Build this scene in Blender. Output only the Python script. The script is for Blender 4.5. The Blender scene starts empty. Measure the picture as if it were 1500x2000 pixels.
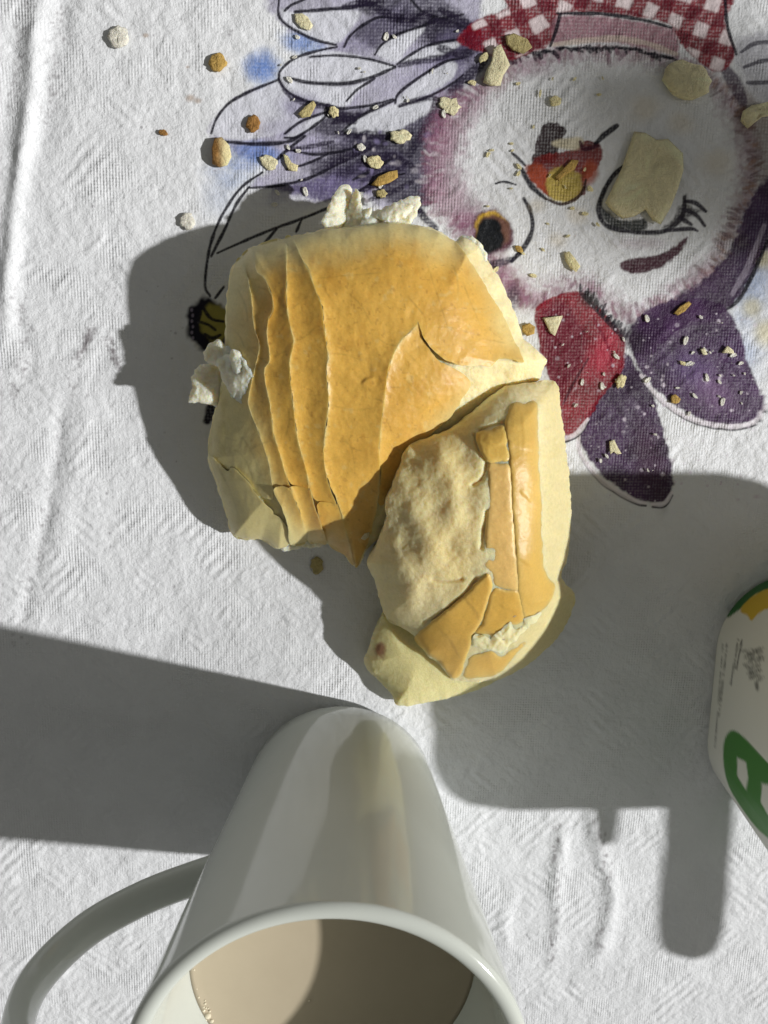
import bpy, math, random
import numpy as np

# ------------------------------------------------------------------ camera, sky, sun, exposure
U = 0.01                      # everything below is laid out in centimetres
scene = bpy.context.scene
FPX, NADIR, CAMH = 1350.0, (700.0, 746.0), 23.0


def cam_rot():
    n = np.array([(NADIR[0] - 750) / FPX, -(NADIR[1] - 1000) / FPX, -1.0])
    n /= np.linalg.norm(n)
    t = np.array([0, 0, -1.0])
    v = np.cross(n, t)
    K = np.array([[0, -v[2], v[1]], [v[2], 0, -v[0]], [-v[1], v[0], 0]])
    return np.eye(3) + K + K @ K / (1 + n @ t)


CR = cam_rot()


def Pv(px, py, z):
    """centimetre position of photo point (px, py) at height z above the table"""
    px, py, z = np.broadcast_arrays(np.asarray(px, float), np.asarray(py, float), np.asarray(z, float))
    d = np.stack([(px - 750) / FPX, -(py - 1000) / FPX, -np.ones_like(px)], -1) @ CR.T
    k = (CAMH - z) / -d[..., 2]
    return np.stack([d[..., 0] * k, d[..., 1] * k, z], -1)


def proj(p):
    q = (np.asarray(p, float) - np.array([0, 0, CAMH])) @ CR
    return 750 + FPX * q[..., 0] / -q[..., 2], 1000 - FPX * q[..., 1] / -q[..., 2]


cam = bpy.data.cameras.new('camera')
cam.sensor_fit = 'VERTICAL'
cam.sensor_height = 24.0
cam.lens = 24.0 * FPX / 2000
cam.clip_start = 0.005
cam.clip_end = 50
cam.dof.use_dof = True
cam.dof.focus_distance = 0.19
cam.dof.aperture_fstop = cam.lens / 1.1
camo = bpy.data.objects.new('camera', cam)
scene.collection.objects.link(camo)
from mathutils import Matrix, Vector
M4 = Matrix([list(CR[0]) + [0], list(CR[1]) + [0], list(CR[2]) + [CAMH * U], [0, 0, 0, 1]])
camo.matrix_world = M4
scene.camera = camo

SUN_EL, SUN_AZ = math.radians(35.4), math.radians(10.2)     # light comes from the right, a little from the near side
SUN_DIR = np.array([math.cos(SUN_EL) * math.cos(SUN_AZ), -math.cos(SUN_EL) * math.sin(SUN_AZ), math.sin(SUN_EL)])
world = bpy.data.worlds.new('World')
scene.world = world
world.use_nodes = True
wn, wl = world.node_tree.nodes, world.node_tree.links
sky = wn.new('ShaderNodeTexSky')
sky.sky_type = 'NISHITA'
sky.sun_disc = False
sky.sun_elevation = SUN_EL
sky.sun_rotation = math.radians(90) + SUN_AZ
hs = wn.new('ShaderNodeHueSaturation')
hs.inputs['Saturation'].default_value = 0.12
wl.new(sky.outputs[0], hs.inputs['Color'])
tint = wn.new('ShaderNodeMixRGB')
tint.blend_type = 'MULTIPLY'
tint.inputs[0].default_value = 1
tint.inputs[2].default_value = (1.0, 0.965, 0.84, 1)
wl.new(hs.outputs[0], tint.inputs[1])
wl.new(tint.outputs[0], wn['Background'].inputs[0])
wn['Background'].inputs[1].default_value = 0.055
sl = bpy.data.lights.new('sun', 'SUN')
sl.energy = 4.9
sl.angle = math.radians(1.5)
sl.color = (1.0, 0.985, 0.955)
so = bpy.data.objects.new('sun', sl)
so.rotation_euler = Vector(SUN_DIR).to_track_quat('Z', 'Y').to_euler()
so.location = tuple(SUN_DIR * 2)
scene.collection.objects.link(so)
scene.view_settings.view_transform = 'Standard'
scene.view_settings.look = 'None'
scene.view_settings.exposure = -0.30
scene.view_settings.gamma = 1.0


# ------------------------------------------------------------------ helpers
def lin(r, g, b):
    c = np.array([r, g, b], float) / 255
    return np.where(c <= 0.04045, c / 12.92, ((c + 0.055) / 1.055) ** 2.4)


def _hash(ix, iy, seed):
    n = (ix.astype(np.int64) * 374761393 + iy.astype(np.int64) * 668265263 + seed * 974634777) & 0xffffffff
    n = ((n ^ (n >> 13)) * 1274126177) & 0xffffffff
    n = (n ^ (n >> 16)) & 0xffff
    return n / 65535.0


def vn(x, y, seed=0):
    ix, iy = np.floor(x), np.floor(y)
    fx, fy = x - ix, y - iy
    fx, fy = fx * fx * (3 - 2 * fx), fy * fy * (3 - 2 * fy)
    a, b = _hash(ix, iy, seed), _hash(ix + 1, iy, seed)
    c, d = _hash(ix, iy + 1, seed), _hash(ix + 1, iy + 1, seed)
    return (a + (b - a) * fx) * (1 - fy) + (c + (d - c) * fx) * fy


def fbm(x, y, size, octv=4, seed=0):
    """noise about -1..1 with features of about size units"""
    s, amp, tot = 0, 1.0, 0
    for o in range(octv):
        f = 2.0 ** o / size
        s = s + amp * (vn(x * f + 17.3 * o, y * f - 9.1 * o, seed + o) * 2 - 1)
        tot += amp
        amp *= 0.55
    return s / tot * 1.6


def sm(a, b, x):
    t = np.clip((x - a) / (b - a), 0, 1)
    return t * t * (3 - 2 * t)


def crom(pts, n=6, closed=False):
    p = np.array(pts, float)
    if closed:
        q = np.vstack([p[-1], p, p[0], p[1]])
    else:
        q = np.vstack([2 * p[0] - p[1], p, 2 * p[-1] - p[-2]])
    out = []
    for i in range(1, len(q) - 2):
        t = np.linspace(0, 1, n, endpoint=False)[:, None]
        a, b, c, d = q[i - 1], q[i], q[i + 1], q[i + 2]
        out.append(0.5 * (2 * b + (c - a) * t + (2 * a - 5 * b + 4 * c - d) * t ** 2 + (3 * b - a - 3 * c + d) * t ** 3))
    if not closed:
        out.append(p[-1:])
    return np.vstack(out)


def dist_line(poly, X, Y, closed=False):
    """distance to a polyline, nearest point and parameter along it"""
    p = np.asarray(poly, float)
    if closed:
        p = np.vstack([p, p[:1]])
    best = np.full(X.shape, 1e18)
    nx, ny, pr = np.zeros(X.shape), np.zeros(X.shape), np.zeros(X.shape)
    seg = np.hypot(*(p[1:, :2] - p[:-1, :2]).T)
    cum = np.concatenate([[0], np.cumsum(seg)])
    for i in range(len(p) - 1):
        ax, ay = p[i, 0], p[i, 1]
        dx, dy = p[i + 1, 0] - ax, p[i + 1, 1] - ay
        L = dx * dx + dy * dy + 1e-12
        t = np.clip(((X - ax) * dx + (Y - ay) * dy) / L, 0, 1)
        qx, qy = ax + t * dx, ay + t * dy
        d = (X - qx) ** 2 + (Y - qy) ** 2
        m = d < best
        best = np.where(m, d, best)
        nx, ny = np.where(m, qx, nx), np.where(m, qy, ny)
        pr = np.where(m, cum[i] + t * seg[i], pr)
    return np.sqrt(best), nx, ny, pr / max(cum[-1], 1e-9)


def side_of(poly, X, Y):
    """which side of a polyline (by its nearest segment) each point lies on"""
    p = np.asarray(poly, float)
    best, sd = np.full(X.shape, 1e18), np.zeros(X.shape)
    for i in range(len(p) - 1):
        ax, ay = p[i]
        dx, dy = p[i + 1] - p[i]
        t = np.clip(((X - ax) * dx + (Y - ay) * dy) / (dx * dx + dy * dy + 1e-12), 0, 1)
        d = (X - ax - t * dx) ** 2 + (Y - ay - t * dy) ** 2
        m = d < best
        best = np.where(m, d, best)
        sd = np.where(m, np.sign((X - ax) * dy - (Y - ay) * dx), sd)
    return sd


def ridged(x, y, size, seed):
    return 1 - 2 * np.abs(fbm(x, y, size, 3, seed))


def inside(poly, X, Y):
    p = np.asarray(poly, float)
    r = np.zeros(X.shape, bool)
    j = len(p) - 1
    for i in range(len(p)):
        yi, yj, xi, xj = p[i, 1], p[j, 1], p[i, 0], p[j, 0]
        if yi != yj:
            r ^= ((yi > Y) != (yj > Y)) & (X < (xj - xi) * (Y - yi) / (yj - yi) + xi)
        j = i
    return r


def sdf(poly, X, Y):
    d, nx, ny, _ = dist_line(poly, X, Y, True)
    return np.where(inside(poly, X, Y), d, -d), nx, ny


def torn(poly, amp=4, size=14, seed=0, n=5):
    """smooth a closed outline and roughen it as torn bread"""
    q = crom(np.array(poly, float)[:, :2], n, True)
    q2 = np.vstack([q, q[:1]])
    out = []
    for a, b in zip(q2[:-1], q2[1:]):
        k = max(1, int(np.hypot(*(b - a)) / 4))
        for i in range(k):
            out.append(a + (b - a) * i / k)
    q = np.array(out)
    q[:, 0] += fbm(q[:, 0], q[:, 1], size, 3, seed) * amp
    q[:, 1] += fbm(q[:, 0], q[:, 1], size, 3, seed + 50) * amp
    return q


def new_obj(name, verts, faces, mat, parent=None, cols=None, smooth=True, base=None):
    """verts in centimetres in the place; stored relative to base (the parent's base)"""
    v = np.asarray(verts, float)
    if base is None:
        base = np.array(parent.location) / U if parent is not None else v.mean(0)
    v = (v - np.asarray(base)) * U
    me = bpy.data.meshes.new(name)
    faces = faces if isinstance(faces, list) else faces.tolist()
    me.from_pydata(v.tolist(), [], faces)
    if cols is not None:
        at = me.color_attributes.new('tone', 'FLOAT_COLOR', 'POINT')
        c4 = np.ones((len(v), 4), np.float32)
        c4[:, :3] = cols
        at.data.foreach_set('color', c4.ravel())
    if smooth:
        me.polygons.foreach_set('use_smooth', np.ones(len(me.polygons), bool))
    me.materials.append(mat)
    me.update()
    o = bpy.data.objects.new(name, me)
    scene.collection.objects.link(o)
    if parent is not None:
        o.parent = parent
    else:
        o.location = tuple(np.asarray(base) * U)
    return o


def tag(o, label, cat, group=None):
    o['label'] = label
    o['category'] = cat
    if group:
        o['group'] = group
    return o


def thing(name, label, cat, base):
    o = bpy.data.objects.new(name, None)
    o.empty_display_size = 0.01
    o.location = tuple(np.asarray(base, float) * U)
    scene.collection.objects.link(o)
    return tag(o, label, cat)


class NT:
    def __init__(s, name):
        s.m = bpy.data.materials.new(name)
        s.m.use_nodes = True
        s.n, s.l = s.m.node_tree.nodes, s.m.node_tree.links
        s.b = s.n['Principled BSDF']

    def new(s, t, **kw):
        x = s.n.new(t)
        for k, v in kw.items():
            setattr(x, k, v)
        return x

    def noise(s, vec, scale, detail=3, rough=0.55):
        x = s.new('ShaderNodeTexNoise')
        x.inputs['Scale'].default_value = scale
        x.inputs['Detail'].default_value = detail
        x.inputs['Roughness'].default_value = rough
        s.l.new(vec, x.inputs['Vector'])
        return x.outputs['Fac']

    def math(s, op, a, b=None, clamp=False):
        x = s.new('ShaderNodeMath', operation=op, use_clamp=clamp)
        for i, v in enumerate((a, b)):
            if v is None:
                continue
            if hasattr(v, 'links'):
                s.l.new(v, x.inputs[i])
            else:
                x.inputs[i].default_value = v
        return x.outputs[0]

    def bump(s, h, dist, strength=1.0):
        x = s.new('ShaderNodeBump')
        x.inputs['Strength'].default_value = strength
        x.inputs['Distance'].default_value = dist
        s.l.new(h, x.inputs['Height'])
        s.l.new(x.outputs[0], s.b.inputs['Normal'])
        return x

    def set(s, **kw):
        for k, v in kw.items():
            k = k.replace('_', ' ')
            s.b.inputs[k].default_value = v


def mat_tone(name, rough, spec, bump_scale, bump_dist, grain=0.08, sss=0.0, sss_scale=0.002, pores=0.0):
    t = NT(name)
    co = t.new('ShaderNodeTexCoord').outputs['Object']
    at = t.new('ShaderNodeVertexColor', layer_name='tone')
    n1 = t.noise(co, bump_scale, 5, 0.65)
    mix = t.new('ShaderNodeMixRGB', blend_type='MULTIPLY')
    mix.inputs[0].default_value = 1
    t.l.new(at.outputs[0], mix.inputs[1])
    mr = t.new('ShaderNodeMapRange')
    mr.inputs[1].default_value, mr.inputs[2].default_value = 0.25, 0.75
    mr.inputs[3].default_value, mr.inputs[4].default_value = 1 - grain, 1 + grain
    t.l.new(n1, mr.inputs[0])
    cb = t.new('ShaderNodeCombineXYZ')
    for i in range(3):
        t.l.new(mr.outputs[0], cb.inputs[i])
    t.l.new(cb.outputs[0], mix.inputs[2])
    t.l.new(mix.outputs[0], t.b.inputs['Base Color'])
    t.set(Roughness=rough, Specular_IOR_Level=spec)
    if sss:
        t.set(Subsurface_Weight=sss, Subsurface_Scale=sss_scale)
        t.b.inputs['Subsurface Radius'].default_value = (1.0, 0.7, 0.35)
    n2 = t.noise(co, bump_scale * 3.1, 3, 0.6)
    h_ = t.math('ADD', n1, t.math('MULTIPLY', n2, 0.5))
    if pores:
        for sc_, am in ((1000, .5), (420, .9)):
            dv = t.new('ShaderNodeVectorMath', operation='ADD')
            nn = t.new('ShaderNodeTexNoise')
            nn.inputs['Scale'].default_value = 500
            t.l.new(co, nn.inputs['Vector'])
            sc2 = t.new('ShaderNodeVectorMath', operation='SCALE')
            sc2.inputs['Scale'].default_value = .0016
            t.l.new(nn.outputs['Color'], sc2.inputs[0])
            t.l.new(co, dv.inputs[0])
            t.l.new(sc2.outputs[0], dv.inputs[1])
            vo = t.new('ShaderNodeTexVoronoi')
            vo.inputs['Scale'].default_value = sc_
            t.l.new(dv.outputs[0], vo.inputs['Vector'])
            mp_ = t.new('ShaderNodeMapRange', interpolation_type='SMOOTHSTEP')
            mp_.inputs[1].default_value, mp_.inputs[2].default_value = .08, .42
            t.l.new(vo.outputs['Distance'], mp_.inputs[0])
            h_ = t.math('ADD', h_, t.math('MULTIPLY', mp_.outputs[0], am * pores))
    t.bump(h_, bump_dist)
    return t


# ------------------------------------------------------------------ tablecloth with its print
def grid_lines(segs):
    out = []
    for a, b, st in segs:
        n = max(1, int(round((b - a) / st)))
        out.append(np.linspace(a, b, n, endpoint=False))
    return np.concatenate(out + [[segs[-1][1]]])


xs = grid_lines([(-70, -14, 2.0), (-14, -7.6, 0.06), (-7.6, 13.4, 0.028), (13.4, 18, 0.15), (18, 75, 2.0)])
ys = grid_lines([(-75, -25, 2.0), (-25, -5.2, 0.06), (-5.2, 11.6, 0.028), (11.6, 13.4, 0.2), (13.4, 70, 2.0)])
GX, GY = np.meshgrid(xs, ys)
CX, CY = proj(np.stack([GX, GY, np.zeros_like(GX)], -1))       # where each point of the cloth falls in the design drawing
infr = (GX > -14) & (GX < 17.5) & (GY > -25) & (GY < 13.2)
CX = np.where(infr, CX, -5000)
col = np.empty(GX.shape + (3,))
WHITE = np.array([0.75, 0.765, 0.80])
col[:] = WHITE
# faint mottling of the plastic-coated cloth
wob = np.zeros(GX.shape)
wob[infr] = fbm(GX[infr], GY[infr], 1.1, 4, 5)
col *= (1 + 0.035 * wob)[..., None]

weave = np.zeros(GX.shape)
weave[infr] = 0.5 + 0.25 * (np.sin(GX[infr] * 62) + np.sin(GY[infr] * 62)) * 1.0
inkn = np.zeros(GX.shape)
inkn[infr] = vn(CX[infr] / 3.2, CY[infr] / 3.2, 91)


def region(pts, pad):
    p = np.asarray(pts, float)
    return np.where((CX > p[:, 0].min() - pad) & (CX < p[:, 0].max() + pad) & (CY > p[:, 1].min() - pad) & (CY < p[:, 1].max() + pad))


def over(idx, c, a):
    col[idx] = col[idx] * (1 - a[..., None]) + np.asarray(c) * a[..., None]


def fill(pts, c, alpha=1.0, soft=3, speck=0.0, jag=0, curve=True, seed=3, mottle=0.0):
    poly = crom(pts, 6, True) if curve else np.asarray(pts, float)
    idx = region(poly, soft * 2 + jag * 2 + 4)
    if len(idx[0]) == 0:
        return
    X, Y = CX[idx], CY[idx]
    if jag:
        X = X + fbm(X, Y, 9, 3, seed) * jag
        Y = Y + fbm(X, Y, 9, 3, seed + 9) * jag
    d, _, _ = sdf(poly, X, Y)
    a = sm(-soft, soft, d) * alpha
    if speck:
        a = a * (1 - speck * sm(0.45, 0.75, 0.55 * weave[idx] + 0.45 * inkn[idx]))
    cc = np.asarray(c)
    if mottle:
        m = 1 + mottle * fbm(CX[idx], CY[idx], 40, 4, seed + 3)
        cc = cc * m[..., None]
    over(idx, cc, np.clip(a, 0, 1))


INK = lin(24, 22, 34)


def stroke(pts, w=2.2, c=None, alpha=0.97, speck=0.15, curve=True, taper=True, seed=1):
    c = INK if c is None else c
    w = w * 1.55
    poly = crom(pts, 8) if curve and len(pts) > 2 else np.asarray(pts, float)
    idx = region(poly, w * 3 + 5)
    if len(idx[0]) == 0:
        return
    X, Y = CX[idx], CY[idx]
    d, _, _, t = dist_line(poly, X, Y)
    ww = w * (0.75 + 0.5 * vn(X / 15, Y / 15, seed))
    if taper:
        ww = ww * (0.62 + 0.38 * np.sin(np.pi * np.clip(t, 0.02, 0.98)) ** 0.5)
    a = (1 - sm(ww * 0.6, ww * 1.25, d)) * alpha * (1 - speck * sm(0.4, 0.8, 0.5 * weave[idx] + 0.5 * inkn[idx]))
    over(idx, c, a)


def blob(x, y, rx, ry, c, alpha, soft=0.6, rot=0, speck=0.0, seed=2):
    r = max(rx, ry) * 1.6
    idx = region([(x - r, y - r), (x + r, y + r)], 2)
    if len(idx[0]) == 0:
        return
    X, Y = CX[idx] - x, CY[idx] - y
    cs, sn = math.cos(rot), math.sin(rot)
    q = np.hypot((X * cs + Y * sn) / rx, (-X * sn + Y * cs) / ry) + 0.18 * fbm(CX[idx], CY[idx], 30, 3, seed)
    a = (1 - sm(1 - soft, 1 + soft * 0.4, q)) * alpha
    if speck:
        a = a * (1 - speck * sm(0.4, 0.75, 0.5 * weave[idx] + 0.5 * inkn[idx]))
    over(idx, c, a)


BLUE, LILAC, PURPLE, DKPUR = lin(120, 150, 205), lin(126, 118, 156), lin(66, 40, 76), lin(34, 28, 48)
MAUVE, RED, PLUM = lin(146, 104, 126), lin(124, 12, 32), lin(64, 20, 38)
# pale washes behind the bird
for b in [(512, 130, 40, 36, .75), (590, 80, 45, 30, .6), (505, 295, 60, 28, .6), (555, 190, 60, 40, .35), (455, 340, 60, 30, .35),
          (620, 105, 40, 18, .45), (430, 380, 40, 50, .25), (1478, 440, 40, 70, .55), (1470, 560, 45, 90, .55), (1440, 690, 60, 60, .4),
          (1180, 60, 30, 20, .2)]:
    blob(b[0], b[1], b[2], b[3], BLUE, b[4], 0.8, 0.2, 0.3)
for b in [(1490, 500, 30, 26, .6), (1470, 600, 26, 24, .5), (1450, 470, 18, 20, .4), (1498, 650, 30, 30, .5)]:
    blob(b[0], b[1], b[2], b[3], lin(205, 190, 120), b[4], 0.8)
for b in [(590, 200, 50, 40, .5), (560, 230, 60, 40, .3), (690, 80, 60, 40, .5), (760, 40, 70, 40, .6), (860, 90, 60, 40, .5),
          (720, 260, 70, 30, .5), (610, 290, 60, 30, .45), (850, 150, 60, 40, .5), (660, 360, 110, 28, .65), (560, 375, 70, 20, .45)]:
    blob(b[0], b[1], b[2], b[3], LILAC, b[4], 0.7, -0.4, 0.3)
rngw = random.Random(44)
# feathers: dark masses, white leaves
fill([(545, -20), (545, 40), (600, 75), (655, 90), (600, 104), (548, 140), (545, 160), (480, 178), (425, 228), (412, 265), (450, 296), (540, 316), (512, 340), (492, 366), (560, 376), (640, 390),
      (700, 372), (760, 424), (830, 404), (838, 330), (860, 250), (900, 180), (950, 120), (940, 40), (900, -30)], LILAC, .62, 8, .15, 6, mottle=.3)
for b in [(512, 130, 36, 32, .8), (505, 298, 60, 22, .7), (590, 82, 40, 20, .6), (470, 318, 50, 18, .5)]:
    blob(b[0], b[1], b[2], b[3], lin(96, 128, 196), b[4], 0.7, 0.2, 0.3)
fill([(530, 366), (600, 350), (680, 322), (760, 290), (800, 330), (740, 372), (650, 392), (580, 380)], lin(78, 68, 110), .75, 8, .3, 4, mottle=.3)
fill([(600, 318), (660, 296), (740, 272), (760, 284), (700, 300), (640, 318)], DKPUR, .8, 5, .3, 3)
fill([(690, 60), (760, 30), (850, 20), (930, 60), (900, 120), (840, 90), (790, 70), (740, 96)], DKPUR, .7, 8, .3, 4)
fill([(690, 10), (735, -20), (830, -20), (900, 20), (940, 60), (930, 110), (870, 120), (820, 60), (750, 40)], DKPUR, .75, 8, .45, 4, mottle=.2)
fill([(640, 222), (700, 214), (790, 214), (850, 205), (890, 165), (905, 180), (860, 250), (838, 320), (838, 400), (790, 415), (745, 384), (700, 350), (640, 344), (600, 330), (655, 302), (622, 294), (668, 272), (612, 258)], DKPUR, .85, 9, .25, 6, mottle=.3)
fill([(868, 60), (935, 40), (985, 90), (960, 150), (890, 170), (850, 120)], LILAC * .6, .6, 10, .3, 5)
LEAF = lin(214, 216, 226)
for p in [[(546, 150), (552, 130), (590, 106), (640, 97), (700, 108), (770, 128), (730, 150), (680, 165), (600, 172), (556, 168)],
          [(560, 165), (604, 168), (672, 168), (724, 158), (700, 178), (672, 206), (610, 196), (570, 180)],
          [(672, 256), (700, 230), (770, 202), (850, 190), (860, 205), (800, 240), (770, 258), (720, 262)],
          [(735, 102), (748, 86), (790, 64), (830, 54), (800, 90), (775, 120), (745, 112)],
          [(780, 200), (790, 176), (850, 132), (890, 120), (885, 150), (840, 180)],
          [(780, 122), (810, 102), (850, 86), (900, 82), (860, 108), (810, 116)],
          [(548, 18), (560, 46), (600, 68), (655, 84), (690, 50), (700, 20), (640, 20), (580, 24)],
          [(414, 262), (426, 228), (455, 198), (500, 176), (545, 160), (560, 180), (600, 202), (580, 240), (540, 262), (470, 272)],
          [(560, 264), (590, 238), (640, 222), (612, 248), (580, 264)]]:
    fill(p, LEAF, .88, 4, .1, 1.5)
blob(585, 205, 45, 28, LILAC, .6, .8)
blob(545, 250, 60, 22, LILAC, .35, .8)
FE = [[(545, -5), (544, 28), (560, 48), (588, 64), (620, 78), (656, 86)], [(576, 22), (640, 16), (688, 12), (735, 4)],
      [(672, 90), (684, 68), (712, 46), (748, 32), (816, 40)], [(732, 106), (744, 88), (772, 68), (816, 52), (860, 36), (905, 26)],
      [(544, 152), (548, 136), (576, 112), (620, 98), (658, 90)], [(604, 110), (660, 107), (720, 114), (772, 128)],
      [(544, 152), (556, 172), (588, 192), (640, 204), (668, 210), (724, 204), (768, 192)],
      [(560, 150), (604, 160), (672, 162), (724, 150), (772, 130)], [(776, 124), (804, 104), (840, 86), (905, 74)],
      [(772, 200), (780, 180), (828, 144), (868, 120), (905, 112)], [(780, 206), (840, 186), (880, 164), (905, 145)],
      [(676, 196), (700, 172), (732, 152)], [(544, 154), (500, 172), (452, 196), (424, 228), (412, 260)],
      [(440, 276), (500, 280), (560, 276), (590, 262)], [(556, 260), (588, 236), (640, 216)], [(556, 268), (580, 266), (620, 240), (640, 222)],
      [(668, 256), (700, 228), (740, 208), (772, 194)], [(488, 366), (540, 362), (600, 348), (660, 320), (700, 300)],
      [(532, 320), (560, 292), (596, 264)], [(512, 336), (472, 364), (440, 408), (420, 448), (406, 498), (400, 557), (410, 578)],
      [(486, 364), (460, 400), (440, 444), (424, 476), (412, 500)], [(424, 494), (472, 472), (540, 444), (580, 430), (640, 406), (700, 380)],
      [(588, 430), (578, 452)], [(540, 446), (510, 482)], [(437, 560), (420, 582)], [(800, -5), (830, 24), (880, 40), (940, 66)],
      [(700, 372), (740, 352), (790, 338)], [(690, 350), (730, 330), (770, 305)], [(600, -5), (570, 8), (556, 20)],
      [(560, 290), (610, 300), (660, 296), (700, 286)], [(640, 300), (600, 318), (560, 330)]]
for i, p in enumerate(FE):
    stroke(p, 2.2 if i not in (1, 7, 13) else 3.0, None, .97, .12, seed=i)
for a, b, w in [((672, 12), (745, 2), 6), ((640, 220), (690, 232), 6), ((690, 262), (800, 268), 5), ((840, 40), (930, 60), 6), ((780, 205), (850, 190), 4)]:
    stroke([a, ((a[0] + b[0]) / 2 + 4, (a[1] + b[1]) / 2 - 4), b], w, DKPUR, .85, .5)
for p, w in [([(700, -2), (728, 12), (748, 22)], 6), ([(745, 14), (770, 32), (810, 36), (842, 20)], 7), ([(860, 18), (900, 35), (938, 62)], 4.5), ([(546, 158), (560, 180), (590, 198), (640, 210)], 3.6),
             ([(640, 205), (655, 226), (692, 236)], 5.5), ([(650, 238), (680, 230), (700, 222)], 4), ([(780, 126), (820, 118), (874, 108)], 4.5), ([(852, 196), (842, 230), (818, 268), (800, 300)], 7), ([(640, 324), (690, 302), (724, 286)], 4.5),
             ([(700, 314), (760, 302), (806, 324)], 5), ([(700, 378), (740, 354), (778, 330)], 3.6), ([(716, 392), (770, 372), (812, 350)], 3.6), ([(812, 400), (830, 425), (852, 446)], 6), ([(560, 292), (600, 286), (650, 276)], 3.5),
             ([(668, 260), (740, 268), (806, 262)], 5), ([(880, 176), (905, 156), (936, 128), (950, 110)], 6.5), ([(860, 92), (900, 104), (930, 96)], 6)]:
    stroke(p, w, DKPUR, .9, .45, seed=int(p[0][0]))
for i in range(60):
    x, y = rngw.uniform(690, 850), rngw.uniform(250, 400)
    blob(x, y, rngw.uniform(3, 9), rngw.uniform(3, 8), [DKPUR, INK, LILAC, lin(196, 190, 200)][rngw.randrange(4)], rngw.uniform(.3, .8), .6, 0, .3)
# the seed pod at the end of the stalk
blob(405, 634, 42, 54, INK, 1.0, 0.15)
blob(417, 630, 30, 40, lin(150, 142, 70), 1.0, 0.2)
for p in [[(396, 600), (412, 622), (436, 628)], [(388, 628), (406, 634), (420, 644)], [(392, 610), (384, 640), (396, 668)], [(400, 652), (414, 660), (430, 654)]]:
    stroke(p, 2.4)
for i in range(6):
    blob(374 + 2 * (i % 2), 605 + i * 11, 3, 4, lin(150, 140, 160), .7, .4)
stroke([(412, 792), (410, 808), (404, 822)], 7, INK, 1)

# head: fuzzy rim then white face
FACE = [(850, 250), (880, 200), (930, 165), (1000, 122), (1080, 96), (1200, 92), (1310, 104), (1400, 150), (1455, 215), (1488, 310), (1472, 380), (1440, 450),
        (1400, 530), (1320, 590), (1250, 625), (1200, 610), (1130, 565), (1040, 600), (990, 570), (940, 500), (880, 440), (838, 400), (835, 310)]
fill(FACE, MAUVE * .9, .7, 16, .1, 8, mottle=.3)
fill([(930, 220), (1000, 150), (1090, 118), (1200, 112), (1310, 126), (1390, 170), (1430, 240), (1450, 320), (1440, 390), (1400, 490), (1320, 560), (1240, 600),
      (1140, 540), (1050, 560), (1000, 520), (950, 420), (900, 330)], WHITE * 1.0, .96, 26, 0, 14)
rng = random.Random(4)
face_c = crom(FACE, 10, True)
for i in range(0, len(face_c)):
    x, y = face_c[i]
    for _ in range(3):
        x0, y0 = x + rng.uniform(-16, 16), y + rng.uniform(-8, 8)
        dx, dy = 1165 - x0 + rng.uniform(-160, 160), 350 - y0 + rng.uniform(-160, 160)
        l = math.hypot(dx, dy)
        ln = rng.uniform(8, 26)
        c = [MAUVE, MAUVE * .6, lin(120, 84, 92), WHITE][rng.randrange(4)]
        if x > 1380:
            c = [lin(96, 66, 62), lin(150, 116, 100), PLUM][rng.randrange(3)]
        stroke([(x0, y0), (x0 + dx / l * ln + rng.uniform(-6, 6), y0 + dy / l * ln + rng.uniform(-6, 6))], rng.uniform(1.4, 3.2), c, rng.uniform(.15, .55), .3, False)
for i in range(58):
    x = 990 + i * 5.8
    y = 118 - 28 * math.sin((x - 985) / 345 * math.pi) ** .8 + rng.uniform(-3, 3)
    stroke([(x, y), (x + rng.uniform(2, 9), y + rng.uniform(-3, 14))], rng.uniform(1.8, 3.4), INK, .92, .3, False)
for b in [(860, 250, 36, 60, .55), (850, 340, 30, 60, .5), (905, 200, 50, 30, .4), (905, 437, 30, 34, .85), (1010, 570, 30, 30, .6), (985, 540, 22, 40, .5),
          (1030, 130, 70, 22, .4), (930, 480, 20, 30, .5), (1250, 475, 60, 14, .3), (1380, 545, 40, 30, .35)]:
    blob(b[0], b[1], b[2], b[3], lin(138, 92, 118), b[4], .8, 0, .45)
blob(1000, 582, 18, 34, DKPUR, .7, .6, .2, .5)
# far side: dark brown ruff and grey feathers at the right
fill([(1420, 130), (1455, 170), (1500, 210), (1540, 260), (1540, 420), (1492, 400), (1480, 300), (1455, 220)], lin(104, 78, 72), .6, 14, .3, 8, mottle=.25)
fill([(1440, 80), (1540, 60), (1540, 200), (1480, 190), (1450, 140)], lin(150, 148, 162), .6, 12, .3, 5)
for p in [[(1450, 100), (1480, 82), (1540, 78)], [(1455, 130), (1490, 118), (1540, 112)], [(1462, 160), (1490, 160), (1540, 158)]]:
    stroke(p, 3, DKPUR, .8)
stroke([(1415, 130), (1436, 160), (1452, 196)], 9, PURPLE * .7, .8, .3)
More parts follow.
